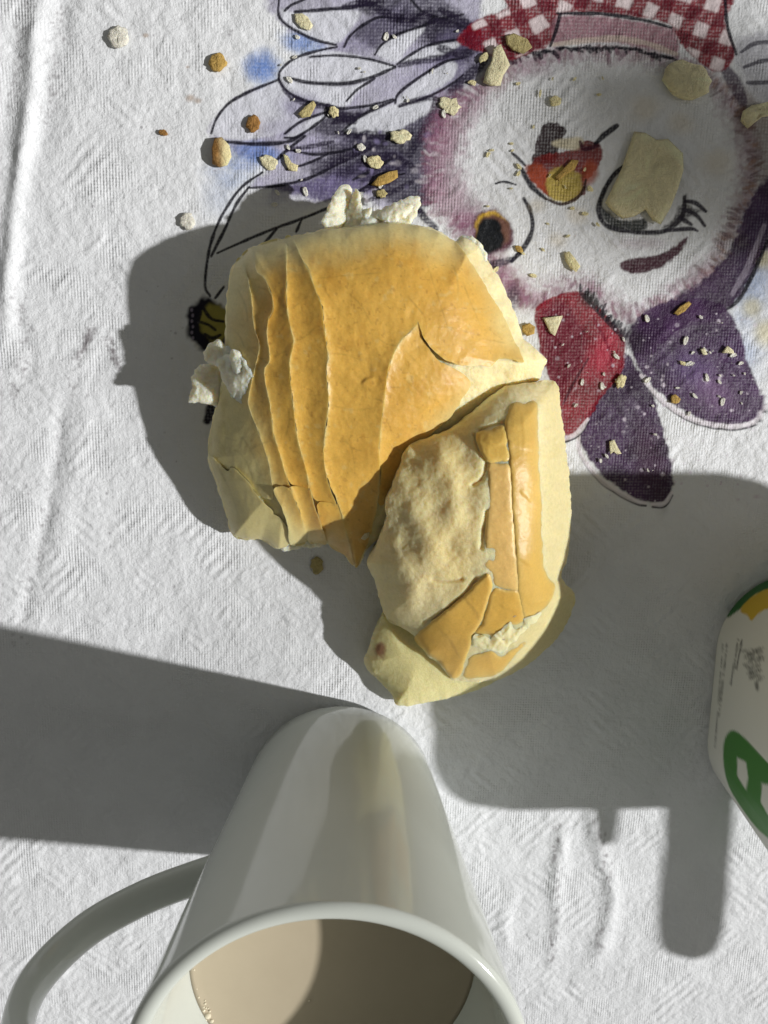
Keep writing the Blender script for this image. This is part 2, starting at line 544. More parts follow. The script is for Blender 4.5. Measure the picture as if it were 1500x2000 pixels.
# neckerchief in red gingham with its mauve band
KER = [(892, 78), (930, 38), (990, 14), (1020, -20), (1405, -20), (1418, 40), (1438, 104), (1402, 140), (1345, 100), (1318, 62), (1300, 42), (1200, 26), (1095, 26),
       (1082, 80), (1040, 100), (995, 116), (950, 104)]
fill(KER, RED, .95, 3, .3, 2, mottle=.22)
gi = region(KER, 4)
gx_, gy_ = CX[gi] + 5 * fbm(CX[gi], CY[gi], 60, 2, 71), CY[gi] + 5 * fbm(CX[gi], CY[gi], 60, 2, 72)
gd = sm(0, 5, sdf(crom(KER, 6, True), CX[gi], CY[gi])[0])
ga = np.where(gx_ < 1090, -.45, .35)
gu, gv = (gx_ * np.cos(ga) + gy_ * np.sin(ga)) / 27, (-gx_ * np.sin(ga) + gy_ * np.cos(ga)) / 27
su, sv = sm(-.35, .35, np.sin(gu * np.pi)), sm(-.35, .35, np.sin(gv * np.pi))
over(gi, lin(232, 218, 222), gd * su * sv * .92)
over(gi, lin(96, 10, 34), gd * (1 - su) * (1 - sv) * .7)
fill([(1086, 32), (1180, 30), (1300, 50), (1322, 66), (1324, 100), (1280, 96), (1200, 82), (1120, 80), (1084, 84)], lin(152, 104, 118), .9, 4, .25, 2, mottle=.15)
stroke([(1090, 24), (1180, 26), (1260, 38), (1312, 52)], 2.6)
stroke([(1078, 86), (1130, 80), (1200, 74), (1260, 82), (1322, 104)], 4, lin(206, 190, 180), .8, .1)
stroke([(1095, 26), (1086, 60), (1076, 88)], 2.6)
stroke([(1418, -5), (1424, 50), (1440, 104)], 2.6)
# open eye
blob(1000, 440, 34, 60, WHITE, .8, .5, -.3)
blob(962, 456, 44, 50, lin(92, 52, 72), 1, .25, -.2, .35)
blob(962, 450, 36, 38, lin(206, 168, 60), .95, .15, -.2)
blob(966, 456, 38, 38, lin(96, 62, 70), .9, .2)
blob(957, 463, 30, 38, lin(30, 32, 36), 1, .2, -.2)
stroke([(1024, 388), (1036, 412), (1040, 446), (1026, 480), (1000, 510)], 3.4)
stroke([(934, 502), (960, 516), (1000, 506)], 5, DKPUR, .8, .4)
stroke([(1000, 298), (1012, 308), (1026, 322)], 2.6)
stroke([(968, 358), (985, 354), (1008, 360)], 2)
# beak
fill([(1040, 315), (1052, 268), (1062, 244), (1080, 237), (1106, 252), (1094, 276), (1086, 312), (1062, 322)], lin(46, 30, 34), .97, 2, .2, 3)
fill([(1060, 300), (1120, 292), (1142, 274), (1172, 282), (1174, 318), (1152, 346), (1142, 374), (1118, 392), (1088, 388), (1060, 374), (1030, 342), (1040, 316)], lin(112, 34, 34), .96, 2, .15, 3, mottle=.4)
fill([(1026, 326), (1058, 320), (1072, 350), (1070, 378), (1044, 360)], lin(172, 78, 52), .9, 4, .2, 2, mottle=.25)
fill([(1072, 338), (1100, 326), (1134, 342), (1132, 380), (1100, 396), (1072, 378)], lin(196, 176, 92), .92, 5, .2, 3, mottle=.25)
blob(1155, 335, 18, 26, lin(170, 80, 52), .8, .5, .2)
fill([(1080, 276), (1130, 266), (1140, 278), (1126, 292), (1092, 288)], lin(206, 196, 170), .9, 4)
stroke([(1020, 330), (1038, 362), (1066, 388)], 3.6)
stroke([(1066, 388), (1100, 398), (1134, 380), (1146, 350)], 2.2, lin(60, 40, 34))
stroke([(1164, 280), (1182, 262), (1206, 245)], 4)
stroke([(1134, 276), (1142, 290), (1170, 284)], 3, PLUM)
# closed eye on the far side, its lid, lashes and brow
stroke([(1226, 318), (1196, 346), (1176, 384), (1172, 416), (1188, 440), (1240, 452), (1300, 450), (1334, 420), (1338, 384)], 3.6)
fill([(1176, 404), (1190, 412), (1214, 430), (1260, 428), (1262, 448), (1220, 446), (1186, 432)], lin(44, 48, 48), .95, 3, .2, 2)
fill([(1296, 444), (1318, 424), (1340, 380), (1346, 400), (1374, 412), (1350, 424), (1322, 440)], lin(52, 48, 54), .85, 4, .3, 3)
for p in [[(1340, 392), (1360, 396), (1380, 412)], [(1336, 408), (1362, 420), (1378, 440)], [(1330, 424), (1352, 438)], [(1300, 450), (1350, 446), (1364, 450)]]:
    stroke(p, 3, lin(48, 44, 56))
fill([(1214, 512), (1232, 506), (1282, 498), (1322, 478), (1344, 460), (1332, 490), (1292, 520), (1244, 533), (1220, 528)], PLUM, .97, 3, .12, 3)
# purple scarf, bow and red petal
fill([(1540, 330), (1476, 372), (1446, 440), (1410, 515), (1330, 575), (1262, 618), (1228, 660), (1250, 700), (1330, 640), (1400, 620), (1450, 580), (1490, 500), (1540, 420)], PURPLE * .85, .97, 5, .1, 5, mottle=.4)
stroke([(1500, 470), (1470, 540), (1440, 590), (1404, 612)], 2.6)
stroke([(1494, 440), (1462, 520), (1432, 574)], 4, lin(190, 180, 200), .5)
fill([(1232, 645), (1290, 592), (1400, 588), (1442, 640), (1462, 704), (1494, 786), (1480, 818), (1430, 830), (1380, 826), (1328, 798), (1280, 758), (1248, 716)], PURPLE, .98, 3, .12, 3, mottle=.4)
fill([(1222, 690), (1246, 722), (1264, 744), (1292, 822), (1311, 900), (1316, 950), (1300, 978), (1270, 982), (1230, 968), (1180, 930), (1142, 880), (1134, 850), (1152, 800), (1190, 750)], PURPLE * .8, .98, 3, .12, 3, mottle=.45)
blob(1270, 900, 36, 90, lin(66, 42, 62), .7, .7, -.25, .2)
blob(1350, 720, 60, 40, lin(104, 82, 128), .6, .8, .5, .2)
blob(1400, 770, 50, 40, lin(140, 110, 150), .5, .8, .8, .2)
fill([(1046, 602), (1090, 576), (1130, 568), (1162, 590), (1214, 650), (1222, 690), (1214, 730), (1180, 770), (1150, 820), (1122, 853), (1104, 858), (1094, 810), (1074, 740), (1058, 690), (1050, 650)], RED, .97, 2, .2, 2, mottle=.2)
fill([(1058, 610), (1100, 588), (1130, 620), (1150, 680), (1120, 740), (1090, 780), (1070, 720), (1060, 660)], lin(96, 22, 44), .8, 12, .5, 6)
blob(1180, 690, 34, 60, lin(190, 56, 80), .6, .8, .4)
for i in range(26):
    t = i / 25
    x, y = 1135 + 85 * t, 575 + 90 * t
    stroke([(x, y), (x + rng.uniform(-2, 12), y - rng.uniform(6, 22))], 2.4, INK, .85, .2, False)
blob(1155, 585, 26, 18, lin(52, 48, 48), .8, .6, .5, .3)
blob(1240, 664, 26, 40, lin(46, 34, 50), .85, .7, -.4, .2)
blob(1236, 742, 22, 40, lin(46, 30, 52), .8, .7, .2, .4)
stroke([(1150, 700), (1120, 750), (1100, 790)], 2, lin(60, 12, 30), .8)
stroke([(1160, 620), (1190, 680), (1196, 720)], 2, lin(120, 24, 50), .6)
for p in [[(1254, 738), (1290, 782), (1350, 822), (1420, 838), (1474, 830), (1497, 800)], [(1132, 850), (1136, 892), (1180, 946), (1240, 982), (1262, 988)], [(1276, 990), (1300, 988), (1314, 968)],
          [(1105, 863), (1128, 852), (1150, 824)]]:
    stroke(p, 2.4, INK, .95, .1)
    q = [(x - 1, y - 5) for x, y in p]
    stroke(q, 3.5, lin(226, 220, 228), .8, .1)
r2 = random.Random(11)
for i in range(170):
    x, y = r2.uniform(1070, 1490), r2.uniform(590, 980)
    k = r2.choice([1.6, 2, 2.4, 3, 4.5])
    blob(x, y, k, k * r2.uniform(.7, 1.3), lin(206, 196, 210), r2.uniform(.3, .85), .4)
# scuffs and stains on the plain cloth; grey stipple paints shade into its creases
for i in range(150):
    x, y = r2.uniform(0, 480), r2.uniform(0, 1250)
    blob(x, y, r2.uniform(1.2, 3.4), r2.uniform(1.2, 3), lin(128, 122, 130), r2.uniform(.15, .6), .5)
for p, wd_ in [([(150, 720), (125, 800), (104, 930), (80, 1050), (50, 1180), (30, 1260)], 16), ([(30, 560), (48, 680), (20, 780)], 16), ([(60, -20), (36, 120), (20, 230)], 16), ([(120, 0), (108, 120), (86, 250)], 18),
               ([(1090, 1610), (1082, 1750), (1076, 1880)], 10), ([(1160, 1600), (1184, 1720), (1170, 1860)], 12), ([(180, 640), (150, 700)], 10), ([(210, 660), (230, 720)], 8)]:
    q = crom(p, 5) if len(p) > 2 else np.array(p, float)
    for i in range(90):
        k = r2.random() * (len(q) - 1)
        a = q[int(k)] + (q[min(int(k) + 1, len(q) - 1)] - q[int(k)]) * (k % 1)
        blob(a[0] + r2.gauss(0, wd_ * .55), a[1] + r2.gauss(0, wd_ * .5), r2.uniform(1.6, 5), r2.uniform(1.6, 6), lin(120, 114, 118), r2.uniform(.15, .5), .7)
for x, y, r in [(318, 258, 9), (372, 190, 12), (386, 196, 10), (284, 68, 7), (620, 1108, 16), (366, 130, 5)]:
    blob(x, y, r, r * .7, lin(150, 118, 84), .55, .7)
for x, y, r in [(1260, 210, 40), (1330, 240, 30), (1130, 420, 24), (1090, 470, 22), (1400, 320, 40), (1050, 400, 20)]:
    blob(x, y, r, r * .8, lin(214, 196, 160), .3, .8)

# cloth relief: folds, creases and a slow waviness
GZ = np.zeros(GX.shape)
fx, fy = CX[infr], CY[infr]
z = 0.022 * fbm(GX[infr], GY[infr], 2.6, 3, 30) + 0.012 * fbm(GX[infr], GY[infr], .55, 3, 31)
for pts, amp, w in [([(84, -60), (70, 60), (54, 230), (40, 330), (22, 480), (6, 700)], .16, 17), ([(40, -60), (28, 60), (16, 200), (0, 330)], -.07, 22),
                    ([(120, -60), (112, 100), (90, 230), (80, 330)], -.07, 26),
                    ([(150, 720), (120, 800), (104, 930), (80, 1050), (50, 1180), (30, 1260)], -.06, 15), ([(188, 700), (165, 850), (140, 960), (110, 1100)], .04, 22),
                    ([(1105, 1590), (1086, 1740), (1088, 1800), (1072, 1900)], .085, 15), ([(1150, 1560), (1172, 1660), (1196, 1740), (1180, 1840), (1150, 1900)], .11, 17),
                    ([(1290, 1610), (1320, 1720), (1350, 1850)], .05, 22), ([(1010, 1720), (985, 1800), (990, 1880)], .05, 16),
                    ([(25, 600), (60, 690), (40, 760)], -.05, 14), ([(0, 2000), (120, 1880), (200, 1760)], .03, 26), ([(215, 640), (180, 740), (175, 800)], -.03, 14)]:
    d, _, _, t = dist_line(crom(pts, 6), fx, fy)
    z = z + 1.05 * amp * np.exp(-(d / w) ** 2) * np.clip(np.minimum(t, 1 - t) * 6, 0, 1) * (1 + .3 * fbm(fx, fy, 60, 2, 8))
GZ[infr] = z - 0.05
GZ[~infr] = -0.05
edge = np.minimum.reduce([sm(-14, -12, GX), sm(17, 15, GX), sm(-25, -23.5, GY), sm(13, 12, GY)])
GZ = (GZ + .05) * edge - .05

ct = NT('coated_cloth')
co = ct.new('ShaderNodeTexCoord').outputs['Object']
at = ct.new('ShaderNodeVertexColor', layer_name='tone')
ct.l.new(at.outputs[0], ct.b.inputs['Base Color'])
ct.set(Roughness=0.40, Specular_IOR_Level=0.14)


def wave(scale, direc, rot=0.0, dist=0.0):
    mp = ct.new('ShaderNodeMapping')
    mp.inputs['Rotation'].default_value[2] = rot
    ct.l.new(co, mp.inputs[0])
    w = ct.new('ShaderNodeTexWave', wave_type='BANDS', bands_direction=direc)
    w.inputs['Scale'].default_value = scale
    w.inputs['Distortion'].default_value = dist
    w.inputs['Detail'].default_value = 1
    w.inputs['Detail Scale'].default_value = 1.5
    ct.l.new(mp.outputs[0], w.inputs[0])
    return w.outputs['Fac']


wv = ct.math('MULTIPLY', ct.math('ADD', wave(330, 'X', 0.03), wave(330, 'Y', 0.03)), 0.5)
wvm = ct.math('MULTIPLY', wv, ct.math('SUBTRACT', ct.math('MULTIPLY', ct.noise(co, 55, 3), 6.0), 2.9, True))
ch1 = wave(88, 'X', math.radians(45), 1.2)
ch2 = wave(88, 'X', math.radians(-48), 1.2)
msk = ct.noise(co, 52, 2, .5)
m1 = ct.math('MULTIPLY', ct.math('SUBTRACT', msk, .55, True), 9.0, True)
m2 = ct.math('MULTIPLY', ct.math('SUBTRACT', .43, msk, True), 9.0, True)
chev = ct.math('ADD', ct.math('MULTIPLY', ch1, m1), ct.math('MULTIPLY', ch2, m2))
nz = ct.noise(co, 330, 5, .7)
nz2 = ct.noise(co, 120, 4, .6)
h = ct.math('ADD', ct.math('MULTIPLY', wvm, 0.45), ct.math('MULTIPLY', chev, .5))
h = ct.math('ADD', h, ct.math('ADD', ct.math('MULTIPLY', nz, 1.25), ct.math('MULTIPLY', nz2, 2.4)))
ct.bump(h, 0.0006, 0.8)
ny_, nx_ = GX.shape
ii = np.arange(ny_ * nx_).reshape(ny_, nx_)
cf = np.stack([ii[:-1, :-1], ii[:-1, 1:], ii[1:, 1:], ii[1:, :-1]], -1).reshape(-1, 4)
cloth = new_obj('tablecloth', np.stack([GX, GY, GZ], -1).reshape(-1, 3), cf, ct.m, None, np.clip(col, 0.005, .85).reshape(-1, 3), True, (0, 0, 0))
tag(cloth, 'white embossed tablecloth printed with a bird in a purple bow and red gingham neckerchief', 'tablecloth')

# ------------------------------------------------------------------ bread roll
m_crust = mat_tone('baked_crust', 0.38, 0.38, 1300, 0.00006, 0.08, 0.45, 0.0025).m
m_crumb = mat_tone('bread_crumb', 0.7, 0.28, 800, 0.00026, 0.09, .85, 0.0045, .12).m


def hf(name, poly, zf, cf_, mat, parent, step=2.0, drop=((0.12, 0.0),), close=False):
    """A piece of bread as a closed skin: top surface zf over the outline, side walls rings (drop, inward px) below it."""
    poly = np.asarray(poly, float)
    gx = np.arange(poly[:, 0].min() - step * 2, poly[:, 0].max() + step * 2, step)
    gy = np.arange(poly[:, 1].min() - step * 2, poly[:, 1].max() + step * 2, step)
    X, Y = np.meshgrid(gx, gy)
    d, qx, qy = sdf(poly, X, Y)
    gradx, grady = np.gradient(d, step, axis=1), np.gradient(d, step, axis=0)
    ins = d > 0
    cell = ins[:-1, :-1] & ins[:-1, 1:] & ins[1:, 1:] & ins[1:, :-1]
    used = np.zeros(ins.shape, bool)
    for a in (slice(0, -1), slice(1, None)):
        for b in (slice(0, -1), slice(1, None)):
            used[a, b] |= cell
    full = np.zeros(ins.shape, int)
    for a in (slice(0, -1), slice(1, None)):
        for b in (slice(0, -1), slice(1, None)):
            full[a, b] += cell
    bd = used & (full < 4)
    snap = bd & (d < step * 1.5)
    X, Y = np.where(snap, qx, X), np.where(snap, qy, Y)
    d = np.where(snap, 0, d)
    idm = np.full(ins.shape, -1)
    idm[used] = np.arange(used.sum())
    x, y, dd = X[used], Y[used], d[used]
    z = zf(x, y, dd)
    c = cf_(x, y, dd, z)
    V = Pv(x, y, z)
    F = np.stack([idm[:-1, :-1][cell], idm[1:, :-1][cell], idm[1:, 1:][cell], idm[:-1, 1:][cell]], -1)
    # boundary edges -> side walls
    E = np.concatenate([F[:, [0, 1]], F[:, [1, 2]], F[:, [2, 3]], F[:, [3, 0]]])
    key = {}
    for a, b in E.tolist():
        if (b, a) in key:
            del key[(b, a)]
        else:
            key[(a, b)] = 1
    be = np.array(list(key.keys()))
    bv = np.unique(be)
    loc = {v: i for i, v in enumerate(bv.tolist())}
    gxu, gyu = gradx[used][bv], grady[used][bv]
    gl = np.hypot(gxu, gyu) + 1e-6
    gxu, gyu = gxu / gl, gyu / gl
    allV, allC, faces = [V], [c], F.tolist()
    prev0 = len(V)
    allV.append(V[bv])
    allC.append(c[bv])
    cnt = prev0 + len(bv)
    prev = prev0
    for dz, inn in drop:
        zz = np.maximum(z[bv] - dz, 0.0) if not isinstance(dz, str) else z[bv] * float(dz)
        base_xy = Pv(x[bv], y[bv], z[bv])
        off = np.stack([gxu, -gyu], -1) * inn / 58.0
        nv = np.column_stack([base_xy[:, :2] + off, zz])
        allV.append(nv)
        allC.append(c[bv])
        for a, b in be.tolist():
            ia, ib = loc[a], loc[b]
            faces.append([prev + ib, prev + ia, cnt + ia, cnt + ib])
        prev = cnt
        cnt += len(bv)
    if close:
        allV.append(np.append(allV[-1].mean(0)[:2], 0.0)[None])
        allC.append(c[bv].mean(0)[None])
        for a, b in be.tolist():
            faces.append([prev + loc[b], prev + loc[a], cnt])
    return new_obj(name, np.vstack(allV), faces, mat, parent, np.clip(np.vstack(allC), .01, .9), True)


def idw(pts, X, Y, p=2.2):
    s, w = 0, 0
    for x, y, z in pts:
        k = 1 / ((X - x) ** 2 + (Y - y) ** 2 + 60) ** (p / 2)
        s, w = s + k * z, w + k
    return s / w


GOLD, PALE, CREAM = np.array([.70, .42, .085]), np.array([.64, .555, .26]), np.array([.80, .70, .40])
ORANGE = np.array([.58, .305, .05])
bread = thing('bread_roll', 'torn golden bread roll with cracked pleated crust and pale crumb showing', 'bread', Pv(760, 900, 0))

A = [(445, 560, 2.0), (455, 520, 1.9), (490, 485, 1.9), (540, 470, 2.2), (600, 455, 2.4), (640, 447, 2.5), (700, 442, 2.6), (760, 434, 2.5), (820, 440, 2.4), (860, 453, 2.4),
     (888, 470, 2.2), (905, 461, 1.8), (925, 464, 1.5), (943, 480, 1.5), (950, 505, 1.6), (978, 548, 1.8), (1000, 600, 2), (1015, 640, 2), (1022, 662, 2), (1048, 682, 2),
     (1068, 702, 1.8), (1060, 720, 1.8), (1052, 742, 2), (1000, 770, 2), (940, 830, 2.2), (880, 880, 2.2), (830, 930, 2.2), (790, 1000, 2.0), (740, 1050, 1.7), (718, 1072, 1.4), (696, 1108, 1.0),
     (672, 1085, 1), (640, 1064, 1), (600, 1057, .9), (545, 1073, .8), (510, 1056, .7), (455, 1048, .5), (440, 1000, .7), (420, 940, 1.0), (405, 895, 1.2), (413, 830, 1.6),
     (425, 780, 2.0), (435, 740, 2.1), (440, 690, 2.2), (440, 620, 2.1)]
A_out = torn(A, 2.0, 12, 2, 4)


def hA(x, y, d=None):
    d = np.maximum(sdf(np.array(A)[:, :2], x, y)[0], 0) if d is None else d
    ze = idw(A, x, y)
    zt = 3.85 - .85 * (np.clip(740 - x, -300, 300) / 300) ** 2 - 1.5 * np.clip((y - 640) / 440, 0, 2) ** 2 - .3 * np.clip((600 - y) / 160, 0, 2) ** 2
    zt = np.maximum(zt, ze + .15)
    t = np.clip(d / 135, 0, 1)
    return ze + (zt - ze) * np.sqrt(np.clip(1 - (1 - t) ** 2, 0, 1))


Lm1 = [(470, 503), (488, 560), (497, 638), (507, 674), (500, 712), (485, 784), (500, 829), (513, 868), (525, 905), (533, 952), (548, 985), (562, 1025), (566, 1064)]
L0 = [(499, 482), (500, 527), (518, 545), (533, 584), (533, 608), (524, 626), (522, 656), (527, 704), (516, 728), (530, 805), (533, 844), (541, 868), (560, 930), (582, 990), (600, 1057)]
L1 = [(556, 468), (560, 530), (560, 590), (566, 635), (574, 668), (566, 710), (572, 785), (575, 805), (581, 856), (596, 910), (608, 964), (617, 994), (640, 1062)]
L2 = [(570, 463), (590, 505), (602, 527), (614, 560), (629, 599), (633, 635), (641, 695), (638, 725), (642, 785), (635, 850), (633, 904), (647, 955), (662, 988), (692, 1103)]
L3 = [(818, 632), (800, 650), (782, 668), (764, 704), (755, 746), (749, 794), (743, 850), (740, 880), (743, 928), (738, 980), (730, 1020), (716, 1066)]
LINES = [crom(l, 4) for l in (Lm1, L0, L1, L2, L3)]
CREASE = [crom(p, 4) if len(p) > 2 else np.array(p, float) for p in
          [[(566, 606), (584, 592), (606, 574)], [(578, 668), (600, 654), (620, 634)], [(533, 604), (548, 616), (560, 628)], [(830, 500), (842, 540), (862, 600), (880, 660)],
           [(792, 575), (812, 596), (830, 618)], [(640, 690), (680, 694), (712, 708)], [(660, 860), (680, 866), (690, 890), (694, 940)], [(610, 545), (680, 538), (760, 532)],
           [(785, 735), (800, 750), (822, 768)], [(900, 600), (930, 604), (960, 600)], [(470, 850), (490, 880), (510, 930)], [(840, 640), (880, 640), (950, 660)], [(640, 790), (690, 800), (740, 796)], [(585, 760), (610, 772), (636, 770)], [(590, 830), (612, 838), (632, 836)], [(530, 700), (548, 690), (566, 684)], [(500, 560), (520, 566), (532, 580)], [(660, 560), (700, 590), (730, 640)], [(900, 540), (915, 580), (940, 640)], [(560, 520), (580, 530), (604, 528)], [(462, 560), (480, 600), (486, 650)], [(452, 640), (470, 660), (484, 700)], [(430, 850), (460, 860), (486, 850)], [(450, 870), (480, 900), (500, 950)], [(420, 900), (450, 960), (470, 1020)]]]
rc_ = random.Random(17)
for _ in range(30):
    x, y = rc_.uniform(480, 980), rc_.uniform(490, 1010)
    if x > 760 and y > 700:
        continue
    a = rc_.gauss(-.2, .55) + (0 if rc_.random() < .7 else 1.3)
    n_ = rc_.uniform(22, 70)
    b = a + rc_.uniform(-.6, .6)
    CREASE.append(crom([(x, y), (x + n_ * .5 * math.cos(a), y + n_ * .5 * math.sin(a)), (x + n_ * .5 * (math.cos(a) + math.cos(b)), y + n_ * .5 * (math.sin(a) + math.sin(b)))], 4))
CORE = [(500, 520), (580, 500), (700, 478), (800, 470), (880, 490), (940, 540), (1030, 705), (930, 760), (800, 900), (730, 1060), (696, 1110), (640, 1050), (575, 1020), (545, 950), (505, 860), (488, 740), (492, 640)]


def crustA(x, y, d, z):
    k = sm(-48, 50, sdf(CORE, x, y)[0] + 18 * fbm(x, y, 70, 3, 12))
    c = PALE + (GOLD - PALE) * k[:, None]
    dark = sm(.1, .9, fbm(x, y, 110, 4, 14)) * .35 * k
    c = c + (ORANGE - c) * dark[:, None]
    tip = (1 - sm(10, 90, np.hypot(x - 705, y - 1075)))
    c = c + (ORANGE - c) * (.6 * tip)[:, None]
    # creases carry thin darker lines and chipped spots show the pale underside
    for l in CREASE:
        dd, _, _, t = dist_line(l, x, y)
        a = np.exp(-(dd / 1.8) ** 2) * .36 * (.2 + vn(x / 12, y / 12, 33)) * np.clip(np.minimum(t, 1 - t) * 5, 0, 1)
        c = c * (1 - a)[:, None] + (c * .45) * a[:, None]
    for l in LINES:
        a = np.exp(-dist_line(l, x, y)[0] / 2.2) * .5 * sm(.3, .7, vn(x / 18, y / 18, 35))
        c = c + (PALE * 1.1 - c) * a[:, None]
    chip = sm(.62, .9, fbm(x, y, 16, 3, 15)) * .25
    c = c + (PALE - c) * chip[:, None]
    sp = sm(.72, 1.0, fbm(x, y, 7, 2, 18)) * .30 * (.3 + .7 * k)
    c = c + (np.array([.30, .13, .03]) - c) * sp[:, None]
    bl = sm(.5, 1.0, fbm(x, y, 34, 3, 19)) * .30 * k
    c = c + (np.array([.56, .27, .04]) - c) * bl[:, None]
    return c * (1 + .07 * fbm(x, y, 20, 4, 16))[:, None]


def crumb_col(x, y, d, z):
    n = fbm(x, y, 22, 4, 21)
    c = CREAM * (1 + .08 * n)[:, None]
    p = sm(.4, .9, fbm(x, y, 34, 4, 23))[:, None]
    return c + (np.array([.72, .58, .28]) - c) * p * .6


def crumb_rough(x, y, a=.06, seed=40):
    return a * fbm(x, y, 26, 4, seed) - a * .5 * sm(.5, .95, fbm(x, y, 9, 3, seed + 7)) + a * .25 * fbm(x, y, 6, 2, seed + 3)


BODY = ((0.5, 4.0), (1.1, 9.0), ('0.0', 20.0))


def wall(zf):
    return zf


hf('crumb_body', A_out, lambda x, y, d: np.maximum(hA(x, y) - .09 + crumb_rough(x, y, .05), .25), crumb_col, m_crumb, bread, 2.2,
   (('0.8', 1.0), ('0.45', 6.0), ('0.0', 16.0)), True)


def panelA(poly, left=None, right=None, amp=.24, lift=None, seed=0, jag=1.0):
    lf = crom(left, 4) if left is not None else None
    rt = crom(right, 4) if right is not None else None

    def zf(x, y, d):
        z = hA(x, y) + .02
        if lf is not None:
            dl, _, _, t = dist_line(lf, x, y)
            z = z + amp * .75 * np.exp(-dl / 13) * np.clip(np.minimum(t, 1 - t) * 9 + .25, 0, 1)
        if rt is not None:
            dr, _, _, t = dist_line(rt, x, y)
            w = 46.0 if lf is None else np.minimum(46.0, dl + dr)
            z = z + amp * np.clip(1 - dr / np.maximum(w, 8), 0, 1) ** 1.7 * np.clip(np.minimum(t, 1 - t) * 9 + .25, 0, 1)
        for l in CREASE:
            dd, _, _, t = dist_line(l, x, y)
            side = side_of(l, x, y)
        z = z + .034 * np.where(x < 505, 2.0, 1.0) * np.tanh(-side * dd / 2.5) * np.exp(-dd / 24) * np.clip(np.minimum(t, 1 - t) * 4, 0, 1)
        z = z + .016 * fbm(x, y, 55, 3, 60 + seed) + .005 * fbm(x, y, 9, 3, 61) + .012 * 0.4 * ridged(x, y * .6, 26, 62)
        if lift is not None:
            z = z + lift(x, y)
        return np.maximum(z, .3)
    q = torn(poly, jag, 10, 70 + seed, 4)
    hf('crust_plate', q, zf, crustA, m_crust, bread, 2.0, ((.03, .5), (.09, 1.0)))


def cat(*ls):
    out = []
    for l in ls:
        out += [tuple(p)[:2] for p in l]
    return out


AL = [(566, 1064), (545, 1070), (512, 1054), (458, 1046), (442, 1000), (424, 940)]
edge_cut = [(408, 888), (443, 919), (455, 913), (482, 938), (503, 968), (533, 998)]
panelA(cat(Lm1[:10], [(530, 975), (503, 966), (482, 936), (455, 911), (443, 917), (407, 886)], [(415, 830), (428, 780), (438, 740), (443, 690), (443, 620), (448, 560), (457, 522)]), None, Lm1, .11, None, 1)
panelA(cat([(534, 1004), (548, 1012), (562, 1032), (564, 1062)], [(545, 1070), (512, 1054), (458, 1046), (442, 1000), (424, 940)], edge_cut), None, None, .16, lambda x, y: .12 * np.exp(-np.abs(y - 940) / 60), 2)
panelA(cat(Lm1[:10], [(548, 951), (566, 952)], L0[:13][::-1]), Lm1, L0, .12, None, 3)
panelA(cat([(534, 956), (548, 988), (562, 1027), (567, 1064)], [(600, 1056)], [(582, 992), (563, 953)]), Lm1, L0, .16, lambda x, y: .10 + 0 * x, 4)
panelA(cat(L0[:13], [(575, 950), (603, 955)], L1[:10][::-1]), L0, L1, .13, None, 5)
panelA(cat([(563, 952), (584, 992), (601, 1056)], [(620, 1060), (638, 1060)], [(617, 996), (609, 968), (603, 956)]), L0, L1, .2, lambda x, y: .08 + 0 * x, 6)
panelA(cat(L1[:11], [(630, 985), (656, 985)], [(645, 955)], L2[:11][::-1]), L1, L2, .14, None, 7)
panelA(cat([(619, 986), (640, 1061), (672, 1083), (692, 1103), (664, 990), (657, 985)]), None, None, .2, lambda x, y: .10 + 0 * x, 8)
TE = [(818, 630), (828, 660), (845, 682), (868, 702), (900, 714), (935, 714), (958, 716), (974, 702), (1000, 702), (1024, 707)]
MAIN = cat(L2, [(700, 1103), (716, 1066)], L3[::-1], TE, [(1000, 655), (985, 620), (955, 570), (925, 520), (895, 478), (860, 456), (820, 443), (760, 437), (700, 445), (640, 450), (600, 458)])


def lift_main(x, y):
    d1 = dist_line(np.array(TE[1:], float), x, y)[0]
    d3, _, _, t3 = dist_line(LINES[4], x, y)
    return .09 * np.exp(-d1 / 30) + .13 * np.exp(-d3 / 26) * np.clip(np.minimum(t3, 1 - t3) * 6, 0, 1)


panelA(MAIN, L2, None, .15, lift_main, 9, 1.6)
TON = cat(L3[:10], [(752, 985), (770, 945), (800, 900), (835, 855), (880, 815), (905, 775), (921, 750)], [(896, 724), (862, 708), (842, 688), (824, 660)])
panelA(TON, L3, None, .10, lambda x, y: .02 + 0 * x, 10, 1.6)

B = [(1040, 748, 2.6), (1087, 745, 2.2), (1096, 800, 2.2), (1104, 860, 2.2), (1112, 930, 2.2), (1116, 1000, 2.2), (1114, 1050, 2.2), (1109, 1090, 2.1), (1098, 1130, 1.9), (1123, 1160, 1.4),
     (1117, 1190, 1.2), (1090, 1244, 1.1), (1030, 1298, 1.1), (970, 1328, 1.1), (904, 1332, 1.2), (880, 1325, 1.5), (856, 1297, 1.8), (835, 1280, 2.0), (811, 1245, 2.0), (790, 1229, 1.8),
     (754, 1205, 1.6), (733, 1139, 2), (718, 1100, 2.4), (730, 1079, 2.6), (754, 1016, 3.4), (752, 992, 3.5), (757, 971, 3.6), (775, 926, 3.6), (793, 878, 3.6), (820, 860, 3.3), (850, 850, 3.3),
     (880, 838, 3.3), (910, 815, 3.1), (955, 778, 3), (988, 754, 2.8)]
B_out = torn(B, 2.2, 11, 5, 4)


